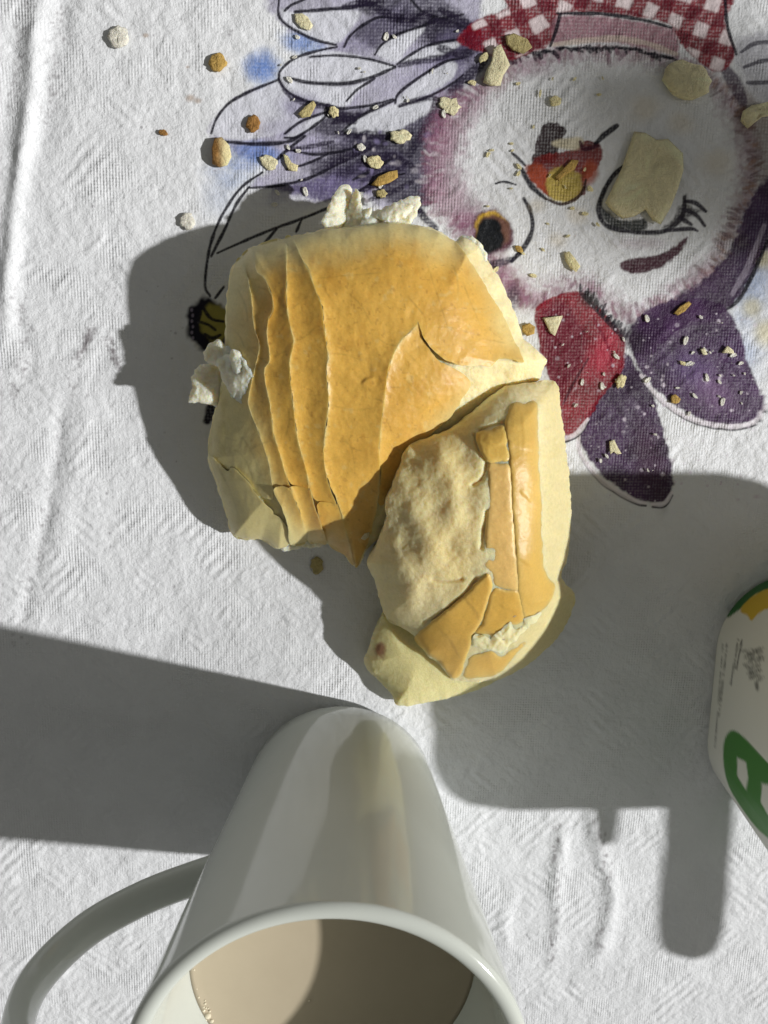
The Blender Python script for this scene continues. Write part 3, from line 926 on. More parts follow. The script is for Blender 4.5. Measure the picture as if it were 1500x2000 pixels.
def hB(x, y, d=None):
    d = np.maximum(sdf(np.array(B)[:, :2], x, y)[0], 0) if d is None else d
    ze = idw(B, x, y)
    ridge = 4.3 - .5 * (np.clip(955 - x, 0, 400) / 200) ** 1.3 - 1.1 * (np.clip(x - 985, 0, 200) / 120) ** 2 - 1.9 * (np.clip(y - 1080, 0, 400) / 230) ** 1.5 - .7 * (np.clip(930 - y, 0, 300) / 150) ** 2
    zt = np.maximum(ridge, ze + .12)
    t = np.clip(d / 85, 0, 1)
    return ze + (zt - ze) * np.sqrt(np.clip(1 - (1 - t) ** 2, 0, 1))


CRACK = [crom(p, 4) for p in [[(926, 850), (936, 884), (950, 905), (941, 935), (924, 946)], [(950, 1000), (944, 1040), (940, 1070)], [(846, 1132), (870, 1135), (902, 1131)],
                              [(830, 1216), (868, 1194), (908, 1158), (930, 1130)], [(938, 842), (960, 832), (986, 826)]]]
FOLD = [crom(p, 4) for p in [[(800, 1000), (826, 1040), (836, 1075), (826, 1130), (812, 1160)], [(850, 860), (862, 900), (880, 940), (890, 1000)], [(900, 830), (930, 850), (900, 900)], [(760, 1070), (790, 1120), (800, 1180)],
                             [(880, 1010), (850, 1060), (870, 1110)]]]


def zBody(x, y, d):
    z = hB(x, y) + crumb_rough(x, y, .022, 43) + .05 * fbm(x, y, 80, 3, 44) + .012 * ridged(x, y, 40, 45) * (1 - sm(980, 1040, x))
    for l in CRACK:
        z = z - .10 * np.exp(-(dist_line(l, x, y)[0] / 4) ** 2)
    for i, l in enumerate(FOLD):
        z = z + (.10, .10, -.04, .10, .05)[i] * np.exp(-(dist_line(l, x, y)[0] / 22) ** 2)
    return np.maximum(z, .25)


def colB(x, y, d, z):
    c = crumb_col(x, y, d, z)
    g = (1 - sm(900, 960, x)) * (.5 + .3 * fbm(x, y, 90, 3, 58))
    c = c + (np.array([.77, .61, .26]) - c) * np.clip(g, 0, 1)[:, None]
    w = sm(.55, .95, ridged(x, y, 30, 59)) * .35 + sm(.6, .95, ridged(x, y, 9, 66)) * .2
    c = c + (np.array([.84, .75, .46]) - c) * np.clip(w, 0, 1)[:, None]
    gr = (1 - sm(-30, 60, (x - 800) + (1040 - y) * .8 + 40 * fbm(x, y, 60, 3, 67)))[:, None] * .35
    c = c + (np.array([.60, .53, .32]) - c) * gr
    k = sm(940, 1040, x) * sm(1120, 1230, y) + sm(1040, 1075, x) * .75      # the baked skin low on the right is smooth and pale yellow
    k = np.clip(k, 0, 1)[:, None]
    return c + (np.array([.62, .53, .25]) - c) * k * .8


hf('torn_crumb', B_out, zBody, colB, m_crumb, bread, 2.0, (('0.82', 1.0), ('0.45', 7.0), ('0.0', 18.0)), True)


CREB = [crom(p, 4) if len(p) > 2 else np.array(p, float) for p in [[(998, 868), (1024, 878), (1052, 880)], [(1008, 950), (1030, 975), (1056, 1000)], [(952, 1000), (980, 1004), (1006, 1000)], [(850, 1222), (878, 1250), (900, 1290)],
                                                                   [(905, 1168), (930, 1196), (936, 1216)], [(970, 1176), (990, 1190), (1016, 1196)], [(1010, 1090), (1036, 1104), (1058, 1100)], [(940, 858), (964, 870), (988, 866)], [(1016, 800), (1022, 850), (1020, 900)]]]


def plateB(poly, lift, tone, seed, jag=1.5, tilt=0.0):
    cx, cy = np.mean(np.array(poly)[:, 0]), np.mean(np.array(poly)[:, 1])

    def zf(x, y, d):
        zc = 0
        for l in CREB:
            dd, _, _, t = dist_line(l, x, y)
            zc = zc + .014 * np.tanh(side_of(l, x, y) * dd / 2.5) * np.exp(-dd / 20) * np.clip(np.minimum(t, 1 - t) * 4, 0, 1)
        return np.maximum(zc + hB(x, y) + lift + tilt * (x - cx) / 58 + .012 * fbm(x, y, 40, 3, 80 + seed) + .006 * fbm(x, y, 9, 3, 81) - .06 * np.exp(-d / 2.5), .3)

    def cf2(x, y, d, z):
        c = np.asarray(tone) * (1 + .07 * fbm(x, y, 40, 4, 82 + seed))[:, None]
        c = c + (ORANGE - c) * (sm(.2, .9, fbm(x, y, 60, 4, 84 + seed)) * .3)[:, None]
        e = np.exp(-d / 4)[:, None] * .35
        return c + (PALE * 1.05 - c) * e
    hf('crust_plate', torn(poly, jag, 9, 90 + seed, 3), zf, cf2, m_crust, bread, 2.0, ((.03, .3), (.10, .6)))


G1, G2, G3 = np.array([.72, .47, .11]), np.array([.66, .43, .105]), np.array([.76, .50, .17])
G4 = np.array([.69, .42, .085])
plateB([(931, 845), (960, 838), (987, 832), (992, 870), (996, 899), (972, 903), (951, 901), (934, 872)], .07, G1, 1)
plateB([(1000, 787), (1024, 786), (1048, 785), (1051, 839), (1054, 920), (1059, 1010), (1061, 1098), (1072, 1130), (1085, 1147), (1062, 1193), (1024, 1207), (1012, 1160), (1007, 1085), (1000, 1000),
        (997, 935), (993, 880), (986, 828)], .08, G2, 2, 1.5)
plateB([(952, 905), (972, 905), (995, 907), (1000, 935), (1003, 985), (1009, 1085), (1013, 1152), (988, 1150), (964, 1144), (958, 1122), (942, 1103), (946, 1060), (950, 1010), (954, 950)], .06, G3, 3, 1.2, .03)
plateB([(964, 1147), (988, 1153), (1014, 1157), (1024, 1208), (1010, 1220), (990, 1222), (972, 1246), (950, 1238), (926, 1236), (942, 1220), (952, 1184)], .08, G4, 4)
plateB([(956, 1122), (961, 1146), (950, 1184), (938, 1220), (922, 1241), (918, 1265), (910, 1282), (900, 1316), (880, 1324), (857, 1294), (836, 1278), (815, 1257), (812, 1242), (844, 1214), (908, 1162), (938, 1130)],
       .12, G4 * 1.04, 5, 1.6, .03)
plateB([(917, 1282), (940, 1276), (962, 1271), (978, 1282), (1000, 1268), (1030, 1252), (1000, 1290), (970, 1318), (936, 1324), (905, 1324), (911, 1298)], .06, G2, 6)
# the white torn crumb between the lower plates
hf('torn_shred', torn([(922, 1262), (926, 1238), (944, 1238), (960, 1246), (988, 1222), (1003, 1205), (1012, 1203), (1020, 1211), (1058, 1194), (1046, 1212), (1020, 1236), (1000, 1256), (978, 1278), (962, 1270)], 3.0, 12, 6, 2),
   lambda x, y, d: np.maximum(hB(x, y) + .10 + .07 * ridged(x, y, 24, 47) - .35 * np.exp(-((x - 1012) ** 2 + (y - 1216) ** 2) / 120), .3), lambda x, y, d, z: crumb_col(x, y, d, z) * 1.05, m_crumb, bread, 1.6, ((.1, 1), (.3, 2)))

Cc = [(830, 1215, 1.5), (754, 1203, 1.4), (742, 1218, 1.2), (727, 1244, 1.0), (712, 1286, .6), (716, 1307, .5), (745, 1334, .4), (766, 1358, .35), (781, 1379, .3), (850, 1370, .35), (904, 1356, .4),
      (970, 1330, .6), (1060, 1270, .8), (1000, 1200, 1.5), (900, 1180, 1.5)]


def zC(x, y, d):
    ze = idw(Cc, x, y)
    t = np.clip(d / 90, 0, 1)
    return np.maximum(ze + (np.maximum(1.9, ze) - ze) * np.sqrt(1 - (1 - t) ** 2) * .75 + .015 * fbm(x, y, 40, 3, 48) + crumb_rough(x, y, .05, 49) * (1 - sm(725, 760, x)), .12)


def cC(x, y, d, z):
    c = np.array([.66, .60, .30]) * (1 + .05 * fbm(x, y, 50, 3, 50))[:, None]
    w = (1 - sm(715, 750, x + 10 * fbm(x, y, 20, 3, 51)))[:, None]
    c = c + (CREAM - c) * w
    r = ((1 - sm(4, 22, np.hypot((x - 742) * 1.5, y - 1270) + 6 * fbm(x, y, 10, 3, 52))) * .8)[:, None]
    return c + (np.array([.30, .10, .06]) - c) * r


hf('bottom_crust', torn(Cc, 1.6, 14, 7, 4), zC, cC, m_crumb, bread, 2.0, (('0.6', 3.0), ('0.0', 8.0)), True)


def shred(poly, z0, amp, seed, tone=1.0, slope=(0, 0), thick=.35):
    c0 = np.mean(np.array(poly, float), 0)
    hf('torn_shred', torn(poly, 3.2, 8, seed, 2),
       lambda x, y, d: np.maximum(z0 + amp * fbm(x, y, 55, 2, seed + 1) + .03 * ridged(x, y, 15, seed + 2) + .007 * fbm(x, y, 5, 2, seed + 4) + slope[0] * (x - c0[0]) / 58 + slope[1] * (y - c0[1]) / 58 - .10 * np.exp(-d / 4), .3),
       lambda x, y, d, z: np.array([.80, .76, .60]) * tone * (1 + .06 * fbm(x, y, 14, 3, seed + 3))[:, None], m_crumb, bread, 1.6, ((thick * .5, -1), (thick, 3), (thick * 1.01, 14)))


for k, (poly, z0, sl) in enumerate([
        ([(395, 690), (410, 671), (428, 664), (437, 677), (450, 672), (466, 676), (474, 700), (457, 718), (430, 714), (406, 707)], 2.35, (.35, .1)),
        ([(370, 785), (375, 760), (374, 734), (390, 714), (410, 711), (432, 722), (450, 750), (444, 786), (431, 800), (410, 790)], 1.9, (-.1, .2)),
        ([(424, 704), (462, 692), (488, 716), (495, 738), (486, 775), (474, 804), (460, 790), (442, 758)], 2.85, (.5, -.1)),
        ([(448, 690), (462, 684), (476, 706), (470, 730), (456, 724)], 3.0, (.4, 0)),
        ([(628, 432), (641, 410), (650, 383), (668, 361), (682, 364), (690, 382), (687, 412), (670, 440), (650, 452)], 1.85, (-.3, .4)),
        ([(662, 446), (678, 404), (695, 368), (704, 389), (707, 413), (724, 404), (718, 444), (700, 464)], 2.05, (.4, .2)),
        ([(704, 456), (711, 424), (740, 408), (760, 402), (800, 384), (822, 386), (817, 410), (802, 434), (770, 446), (735, 458)], 1.95, (-.2, .5)),
        ([(735, 422), (760, 398), (790, 394), (808, 400), (790, 424), (760, 436)], 2.3, (.2, .5)),
        ([(890, 478), (900, 462), (922, 460), (944, 480), (952, 506), (940, 510), (920, 500)], 1.95, (.2, -.3))]):
    shred(poly, z0, .15, 110 + 10 * k, 1.0, sl, .22)
shred([(545, 1058), (570, 1050), (600, 1046), (626, 1050), (636, 1064), (610, 1072), (590, 1066), (566, 1078), (548, 1074)], .95, .1, 140, .95, (0, -.1), .3)

# ------------------------------------------------------------------ mug of milky coffee
MB = np.array([-0.684, -14.513, 0.0])
MH, MR, MRB = 10.98, 4.343, 3.32
mt = NT('glazed_porcelain')
mco = mt.new('ShaderNodeTexCoord').outputs['Object']
rp = mt.new('ShaderNodeValToRGB')
rp.color_ramp.elements[0].color = (.54, .57, .53, 1)
rp.color_ramp.elements[1].color = (.61, .64, .60, 1)
mt.l.new(mt.noise(mco, 40, 4), rp.inputs[0])
mt.l.new(rp.outputs[0], mt.b.inputs['Base Color'])
mt.set(Roughness=.11, Specular_IOR_Level=.5)
mt.bump(mt.noise(mco, 60, 3), .0003, .25)


def lathe(name, prof, mat, parent, seg=160, base=(0, 0)):
    V, F = [], []
    th = np.linspace(0, 2 * np.pi, seg, endpoint=False)
    for r, z_ in prof:
        V.append(np.stack([base[0] + r * np.cos(th), base[1] + r * np.sin(th), np.full(seg, z_)], -1))
    V = np.vstack(V)
    for i in range(len(prof) - 1):
        for j in range(seg):
            k = (j + 1) % seg
            F.append([i * seg + j, i * seg + k, (i + 1) * seg + k, (i + 1) * seg + j])
    F.append(list(range(seg))[::-1])
    F.append([(len(prof) - 1) * seg + j for j in range(seg)])
    return new_obj(name, V, F, mat, parent)


mug = thing('mug', 'tall white glazed mug with a side handle in front of the bread', 'mug', MB)
TW = .40
pr = [(2.6, .25), (2.7, .04), (2.82, 0.0), (2.96, .03), (3.12, .12), (3.25, .24), (3.32, .38)]
for i in range(1, 15):
    t = i / 14
    pr.append((MRB + (MR - .02 - MRB) * t, .38 + (MH - .18 - .38) * t))
rc = MR - TW / 2 - .01
for a in range(15, 180, 15):
    pr.append((rc + TW / 2 * math.cos(math.radians(a)), MH - .18 + .18 * math.sin(math.radians(a))))
for i in range(0, 13):
    t = i / 12
    pr.append((MR - TW - .02 - (MR - MRB) * t * .93, MH - .18 - (MH - 1.4) * t))
pr += [(2.7, .95), (2.2, .8), (.3, .78)]
lathe('mug_body', pr, mt.m, mug, 180, MB[:2])
# handle: a D loop standing in a vertical plane that leaves the mug on the left
hd = math.radians(193)
hp = []
path = crom([(3.45, 3.2), (4.7, 3.3), (6.3, 3.7), (7.8, 4.6), (8.6, 6.2), (8.2, 7.9), (6.9, 9.0), (5.3, 9.4), (4.0, 9.4)], 8)
V, F = [], []
sg = 20
for i, (r, z_) in enumerate(path):
    a, b = path[max(i - 1, 0)], path[min(i + 1, len(path) - 1)]
    tx, tz = b[0] - a[0], b[1] - a[1]
    l = math.hypot(tx, tz)
    nx, nz = -tz / l, tx / l
    for k in range(sg):
        q = 2 * math.pi * k / sg
        flare = 1 + .25 * math.exp(-min(i, len(path) - 1 - i) / 3)
        e1, e2 = .38 * math.cos(q) * flare, .56 * math.sin(q) * flare
        rr, zz = r + nx * e1, z_ + nz * e1
        V.append([MB[0] + rr * math.cos(hd) - e2 * math.sin(hd), MB[1] + rr * math.sin(hd) + e2 * math.cos(hd), zz])
for i in range(len(path) - 1):
    for k in range(sg):
        k2 = (k + 1) % sg
        F.append([i * sg + k, (i + 1) * sg + k, (i + 1) * sg + k2, i * sg + k2])
new_obj('handle', np.array(V), F, mt.m, mug)

CZ = 7.8
cm_ = NT('milky_coffee')
cco = cm_.new('ShaderNodeTexCoord').outputs['Object']
rp = cm_.new('ShaderNodeValToRGB')
rp.color_ramp.elements[0].color = (.43, .365, .265, 1)
rp.color_ramp.elements[1].color = (.50, .43, .32, 1)
cm_.l.new(cm_.noise(cco, 55, 6, .65), rp.inputs[0])
cm_.l.new(rp.outputs[0], cm_.b.inputs['Base Color'])
cm_.set(Roughness=.22, Specular_IOR_Level=.25)
coffee = thing('coffee', 'milky coffee filling the white mug, half in sunlight', 'coffee', MB + np.array([0, 0, CZ]))
rin = MR - TW - .02 - (MR - MRB) * ((MH - .18 - CZ) / (MH - 1.4)) * .93
lathe('coffee_surface', [(rin - .04, CZ - .3), (rin + .02, CZ + .05), (rin - .10, CZ + .012), (rin - .3, CZ), (1.5, CZ), (.2, CZ)], cm_.m, coffee, 160, MB[:2])
bub = NT('foam_bubble')
bub.set(Base_Color=(.75, .68, .52, 1), Roughness=.05, Specular_IOR_Level=.8)


def ball(name, c, r, mat, parent=None, sq=(1, 1, 1), seg=10):
    V, F = [], []
    for i in range(1, seg):
        for j in range(seg * 2):
            t, p_ = math.pi * i / seg, math.pi * j / seg
            V.append([c[0] + r * sq[0] * math.sin(t) * math.cos(p_), c[1] + r * sq[1] * math.sin(t) * math.sin(p_), c[2] + r * sq[2] * math.cos(t)])
    n = seg * 2
    for i in range(seg - 2):
        for j in range(n):
            k = (j + 1) % n
            F.append([i * n + j, (i + 1) * n + j, (i + 1) * n + k, i * n + k])
    V += [[c[0], c[1], c[2] + r * sq[2]], [c[0], c[1], c[2] - r * sq[2]]]
    for j in range(n):
        k = (j + 1) % n
        F.append([len(V) - 2, j, k])
        F.append([len(V) - 1, (seg - 2) * n + k, (seg - 2) * n + j])
    return new_obj(name, np.array(V), F, mat, parent)


for x, y, r in [(406, 1984, .085), (398, 1974, .045), (414, 1994, .05), (402, 1992, .05), (388, 1948, .03), (410, 1975, .03), (604, 1955, .022)]:
    p = Pv(x, y, CZ + .02)
    ball('bubble', p, r, bub.m, coffee, (1, 1, .7), 8)
rb_ = random.Random(5)
for i in range(26):
    a = math.radians(rb_.uniform(95, 205))
    q = rin - rb_.uniform(.06, .2)
    ball('bubble', (MB[0] + q * math.cos(a), MB[1] + q * math.sin(a), CZ + .015), rb_.uniform(.015, .035), bub.m, coffee, (1, 1, .6), 5)

# ------------------------------------------------------------------ tub beside the bread, with unseen cutlery added on it to cast shadows
tb = Pv(1384, 1372, 0) + np.array([4.6, 0.45, 0])
TH = 6.9


def rrect(hx, hy, r, n=14, m=46):
    """rounded rectangle, bulging a little, as a loop of points"""
    out = []
    for cx, cy, a0 in [(hx - r, hy - r, 0), (-hx + r, hy - r, 90), (-hx + r, -hy + r, 180), (hx - r, -hy + r, 270)]:
        for k in range(n + 1):
            a = math.radians(a0 + 90 * k / n)
            out.append((cx + r * math.cos(a), cy + r * math.sin(a)))
    q = np.array(out)
    res = []
    for a, b in zip(q, np.roll(q, -1, 0)):
        k = max(1, int(np.hypot(*(b - a)) / .06))
        for i in range(k):
            res.append(a + (b - a) * i / k)
    return np.array(res)


loop0 = rrect(1.0, 1.0, .52)
tv, tc = [], []
prof_t = [(0.0, .93), (.06, .97), (.18, 1.0)] + [(.18 + (TH - .18) * i / 70, 1.0 + .27 * i / 70) for i in range(1, 71)]
lp = rrect(4.6, 4.45, 2.7)
for z_, s in prof_t:
    tv.append(np.column_stack([tb[0] + lp[:, 0] * (1 + (s - 1) * (.5 if s > 1 else 1)), tb[1] + lp[:, 1] * (1 + (s - 1) * (.5 if s > 1 else 1)), np.full(len(lp), z_)]))
n = len(lp)
tvv = np.vstack(tv)
tX, tY = proj(tvv)
tcol = np.tile(np.array([.70, .70, .66]), (len(tvv), 1))


def tpaint(poly, c, soft=1.5, alpha=1.0, curve=True):
    global tcol
    q = crom(poly, 5, True) if curve else np.asarray(poly, float)
    near = (tX > q[:, 0].min() - 5) & (tX < q[:, 0].max() + 5) & (tY > q[:, 1].min() - 5) & (tY < q[:, 1].max() + 5) & (tvv[:, 0] < tb[0])
    d = sdf(q, tX[near], tY[near])[0]
    a = (sm(-soft, soft, d) * alpha)[:, None]
    tcol[near] = tcol[near] * (1 - a) + np.asarray(c) * a


GREEN = lin(58, 122, 40)
tpaint([(1420, 1206), (1425, 1182), (1434, 1163), (1452, 1146), (1477, 1135), (1530, 1122), (1640, 1105), (1640, 1130), (1530, 1144), (1477, 1160), (1449, 1186), (1434, 1198)], lin(34, 96, 40))
tpaint([(1446, 1190), (1477, 1160), (1530, 1142), (1640, 1128), (1640, 1190), (1530, 1188), (1496, 1190), (1480, 1200), (1467, 1212), (1460, 1202)], lin(206, 172, 40))
tpaint([(1413, 1456), (1421, 1433), (1434, 1427), (1453, 1440), (1480, 1469), (1510, 1502), (1560, 1560), (1620, 1640), (1620, 1720), (1540, 1670), (1500, 1637), (1476, 1615), (1447, 1576), (1424, 1537), (1414, 1498)], GREEN)
tpaint([(1440, 1480), (1457, 1488), (1461, 1518), (1457, 1543), (1440, 1516)], np.array([.70, .70, .66]), 1.5, 1, False)
tpaint([(1488, 1530), (1510, 1535), (1516, 1600), (1500, 1592), (1486, 1567)], np.array([.70, .70, .66]), 1.5, 1, False)
r3 = random.Random(3)
for x0, y0, x1, y1 in [(1412, 1258, 1396, 1462), (1420, 1256, 1404, 1400), (1442, 1248, 1426, 1342), (1449, 1250, 1437, 1308)]:
    for i in range(34):
        t = i / 34
        if r3.random() < .22:
            continue
        x, y = x0 + (x1 - x0) * t, y0 + (y1 - y0) * t
        tpaint([(x - 1.6, y), (x + 1.6, y), (x + 1.2, y + 4.5), (x - 1.9, y + 4.5)], lin(70, 70, 66), 1.2, r3.uniform(.35, .85), False)
for i in range(90):
    x, y = r3.uniform(1452, 1490), r3.uniform(1262, 1332)
    if x - 1452 < (y - 1300) * .5:
        continue
    tpaint([(x - 4, y - 1), (x + 5, y - 1), (x + 5, y + 2), (x - 4, y + 2)], lin(84, 84, 80), 2, r3.uniform(.3, .7), False)
tpaint([(1474, 1334), (1480, 1332), (1482, 1346), (1477, 1348)], lin(70, 70, 66), 2, .8)
faces = []
for i in range(len(prof_t) - 1):
    for j in range(n):
        k = (j + 1) % n
        faces.append([i * n + j, i * n + k, (i + 1) * n + k, (i + 1) * n + j])
faces.append(list(range(n))[::-1])
pt = NT('printed_plastic')
pa = pt.new('ShaderNodeVertexColor', layer_name='tone')
pt.l.new(pa.outputs[0], pt.b.inputs['Base Color'])
pt.set(Roughness=.38, Specular_IOR_Level=.45)
tub = thing('spread_tub', 'white plastic tub with green lettering and yellow band at the right edge', 'tub', tb)
new_obj('tub_wall', tvv, faces, pt.m, tub, tcol)
lv, lf = [], []
lp = rrect(4.35, 4.75, 1.6)
n2 = len(lp)
lprof = [(TH - .75, 1.285), (TH - .75, 1.315), (TH - .02, 1.32), (TH + .08, 1.305), (TH + .10, 1.27), (TH - .05, 1.22), (TH - .05, .2)]
for z_, s in lprof:
    lv.append(np.column_stack([tb[0] + .75 + lp[:, 0] * s, tb[1] + lp[:, 1] * s, np.full(n2, z_)]))
for i in range(len(lprof) - 1):
    for j in range(n2):
        k = (j + 1) % n2
        lf.append([i * n2 + j, i * n2 + k, (i + 1) * n2 + k, (i + 1) * n2 + j])
lf.append([(len(lprof) - 1) * n2 + j for j in range(n2)])
lt = NT('white_lid')
lt.set(Base_Color=(.74, .74, .72, 1), Roughness=.4)
new_obj('lid', np.vstack(lv), lf, lt.m, tub)


def blade(outline, z0, th):
    """flat piece of cutlery: outline in cm, thickness th, softened edge"""
    q = crom(outline, 6, True)
    c = q.mean(0)
    rings = [(1.0, z0), (1.0, z0 + th * .6), (.93, z0 + th)]
    V = np.vstack([np.column_stack([c[0] + (q[:, 0] - c[0]) * s, c[1] + (q[:, 1] - c[1]) * (1 - (1 - s) * .3), np.full(len(q), z_)]) for s, z_ in rings])
    m = len(q)
    F = [[i * m + j, i * m + (j + 1) % m, (i + 1) * m + (j + 1) % m, (i + 1) * m + j] for i in range(2) for j in range(m)]
    F += [list(range(m))[::-1], [2 * m + j for j in range(m)]]
    return V, F


wd = NT('pale_wood')
wco = wd.new('ShaderNodeTexCoord').outputs['Object']
rp = wd.new('ShaderNodeValToRGB')
rp.color_ramp.elements[0].color, rp.color_ramp.elements[1].color = (.34, .22, .11, 1), (.48, .33, .18, 1)
wd.l.new(wd.noise(wco, 180, 4), rp.inputs[0])
wd.l.new(rp.outputs[0], wd.b.inputs['Base Color'])
st = NT('brushed_steel')
st.set(Base_Color=(.6, .6, .6, 1), Metallic=1.0, Roughness=.25)
SH = np.array([SUN_DIR[0], SUN_DIR[1]]) / SUN_DIR[2]         # where a thing at height 1 stands from its shadow
zt_ = TH + .12
k0 = Pv(1362, 1872, 0)[:2] + SH * zt_
spr = thing('shadow_spreader', 'unseen wooden spreader added on the tub lid to cast a finger shaped shadow', 'spreader', (k0[0], k0[1] + 6, zt_))  # added out of view for the finger shaped shadow at lower right
hv, hf_ = blade([(k0[0] - .95, k0[1] + .9), (k0[0] - .5, k0[1] + .1), (k0[0] + .3, k0[1]), (k0[0] + .95, k0[1] + .8), (k0[0] + 1.0, k0[1] + 4), (k0[0] + .7, k0[1] + 8), (k0[0] - .9, k0[1] + 8), (k0[0] - 1.1, k0[1] + 4)], zt_, .5)
new_obj('handle', hv, hf_, wd.m, spr)
bv_, bf_ = blade([(k0[0] - .6, k0[1] + 7.8), (k0[0] + .5, k0[1] + 7.8), (k0[0] + .9, k0[1] + 10), (k0[0] + .8, k0[1] + 13), (k0[0] - .2, k0[1] + 14), (k0[0] - .8, k0[1] + 12)], zt_ + .06, .14)
new_obj('blade', bv_, bf_, st.m, spr)
k1 = Pv(1188, 1648, 0)[:2] + SH * zt_
sp = thing('shadow_teaspoon', 'unseen steel spoon added on the tub lid to cast a small notch of shadow', 'spoon', (k1[0], k1[1] + 5, zt_))  # added out of view for the small notch below the tub's shadow
hv, hf_ = blade([(k1[0] - .4, k1[1] + .4), (k1[0], k1[1]), (k1[0] + .4, k1[1] + .4), (k1[0] + .3, k1[1] + 4), (k1[0] + .2, k1[1] + 8), (k1[0] - .2, k1[1] + 8), (k1[0] - .3, k1[1] + 4)], zt_, .16)
new_obj('handle', hv, hf_, st.m, sp)
ball('bowl', (k1[0], k1[1] + 9.2, zt_ + .25), 1.0, st.m, sp, (.75, 1.4, .25), 12)

# ------------------------------------------------------------------ crumbs and crust flakes
m_flake = mat_tone('crumb_flake', .65, .2, 650, .0009, .12, .1, .002).m
CG = {'cream': CREAM * 1.0, 'white': np.array([.80, .77, .68]), 'gold': np.array([.52, .34, .10]), 'brown': np.array([.33, .17, .05]), 'butter': np.array([.80, .73, .48]), 'olive': np.array([.50, .42, .20])}


def crumb_mesh(poly, thick, seed, flat=.72, rough=1.0):
    """irregular lump from an outline: rings shrinking upward with noise"""
    q = np.asarray(poly, float)
    m = len(q)
    c = q.mean(0)
    rg = np.random.default_rng(seed)
    V = []
    for s, hh in [(.86, 0.0), (1.0, .4), (.93, .8), (flat, 1.0), (flat * .45, 1.02)]:
        zz = thick * hh * (1 + .25 * rough * rg.normal(0, .6, m) * (hh > .5)) if hh else np.zeros(m)
        V.append(np.column_stack([c + (q - c) * s * (1 + .04 * rough * rg.normal(0, 1, (m, 1))), np.maximum(zz, 0)]))
    V.append(np.array([[c[0], c[1], thick * 1.02]]))
    V = np.vstack(V)
    F = [[i * m + j, i * m + (j + 1) % m, (i + 1) * m + (j + 1) % m, (i + 1) * m + j] for i in range(4) for j in range(m)]
    F += [[4 * m + j, 4 * m + (j + 1) % m, 5 * m] for j in range(m)]
    F.append(list(range(m))[::-1])
    return V, F


def crumb(poly_px, thick, kind, label, name='bread_crumb', cat_='crumb', group=None, seed=0, tone2=None, z0=0.0, rough=1.0):
    p = np.asarray(poly_px, float)
    XY = Pv(p[:, 0], p[:, 1], z0 + thick * .4)[:, :2]
    if np.sum(XY[:, 0] * np.roll(XY[:, 1], -1) - np.roll(XY[:, 0], -1) * XY[:, 1]) < 0:
        XY = XY[::-1]
    thick = thick * .55
    V, F = crumb_mesh(XY, thick, seed, .72, rough)
    V[:, 2] += z0 + .0
    c = np.tile(CG[kind], (len(V), 1))
    c *= 1 + .08 * np.random.default_rng(seed + 5).normal(0, 1, (len(V), 1))
    if tone2 is not None:
        w = (1 - sm(-.1, .18, V[:, 0] - V[:, 0].mean()))[:, None]
        c = c + (CG[tone2] - c) * w
    base = np.array([XY[:, 0].mean(), XY[:, 1].mean(), z0])
    return tag(new_obj(name, V, F, m_flake, None, np.clip(c, .02, .85), True, base), label, cat_, group)


def ell(x, y, rx, ry, rot=0, n=11, jit=.14, seed=0):
    rg = random.Random(seed)
    n, jit = (n if n < 9 else n + 6), min(jit * 1.2, .2)
    out = []
    for k in range(n):
        a = 2 * math.pi * k / n
        s = 1 + rg.uniform(-jit, jit)
        u, v = rx * math.cos(a) * s, ry * math.sin(a) * s
        out.append((x + u * math.cos(rot) - v * math.sin(rot), y + u * math.sin(rot) + v * math.cos(rot)))
    return out


crumb(ell(231, 71, 21, 22, 0, 14, .07, 1), .24, 'white', 'pale round crumb alone on plain white cloth in the upper left corner', seed=1)
crumb(ell(424, 121, 17, 18, 0, 13, .07, 2), .22, 'gold', 'round golden crumb left of the blue patch by the printed feathers', seed=2)
crumb(ell(494, 241, 14, 17, .3, 11, .12, 3), .18, 'brown', 'orange brown crumb inside the large white printed feather', 'bread_crumb', seed=3)
crumb([(418, 268), (432, 266), (448, 282), (452, 305), (444, 322), (428, 326), (414, 318), (412, 290)], .45, 'cream', 'thick crumb with a brown crust side at the tip of the printed feather', seed=4, tone2='brown')
crumb(ell(366, 431, 15, 17, 0, 12, .12, 5), .22, 'white', 'small white crumb just above the shadow left of the bread', seed=5)
crumb(ell(318, 259, 9, 6, .3, 9, .25, 6), .1, 'brown', 'tiny brown speck of crust left of the printed feather tip', seed=6)
crumb([(574, 26), (590, 24), (602, 32), (612, 50), (606, 60), (588, 54), (576, 42)], .1, 'butter', 'yellow flake on the topmost printed feather near the upper edge', 'crust_flake', 'flake', seed=7)
crumb([(582, 222), (594, 208), (612, 196), (618, 204), (606, 226), (590, 230)], .14, 'olive', 'olive triangular flake between two printed white feathers', 'crust_flake', 'flake', seed=8)
crumb(ell(652, 218, 10, 12, -.5, 10, .15, 9), .14, 'cream', 'small cream crumb at the base of the oval printed feather', seed=9)
crumb(ell(783, 266, 22, 13, -.1, 12, .28, 10), .16, 'butter', 'ragged cream crumb on dark purple print left of the bird face', seed=10)
crumb(ell(732, 316, 16, 13, .3, 11, .1, 11), .14, 'cream', 'smooth oval pale crumb above the brown strip flake on purple print', seed=11)
crumb([(553, 300), (562, 304), (570, 318), (582, 322), (580, 334), (564, 332), (556, 318)], .12, 'cream', 'long cream crumb on the grey printed feather', seed=12)
crumb(ell(524, 316, 19, 14, .5, 10, .25, 13), .08, 'butter', 'faint thin crumb at the bend of two printed feather stalks', seed=13)
crumb([(726, 360), (738, 344), (760, 334), (776, 332), (778, 346), (762, 356), (740, 364)], .16, 'gold', 'long brown golden flake behind the top torn shred of bread', 'crust_flake', 'flake', seed=14)
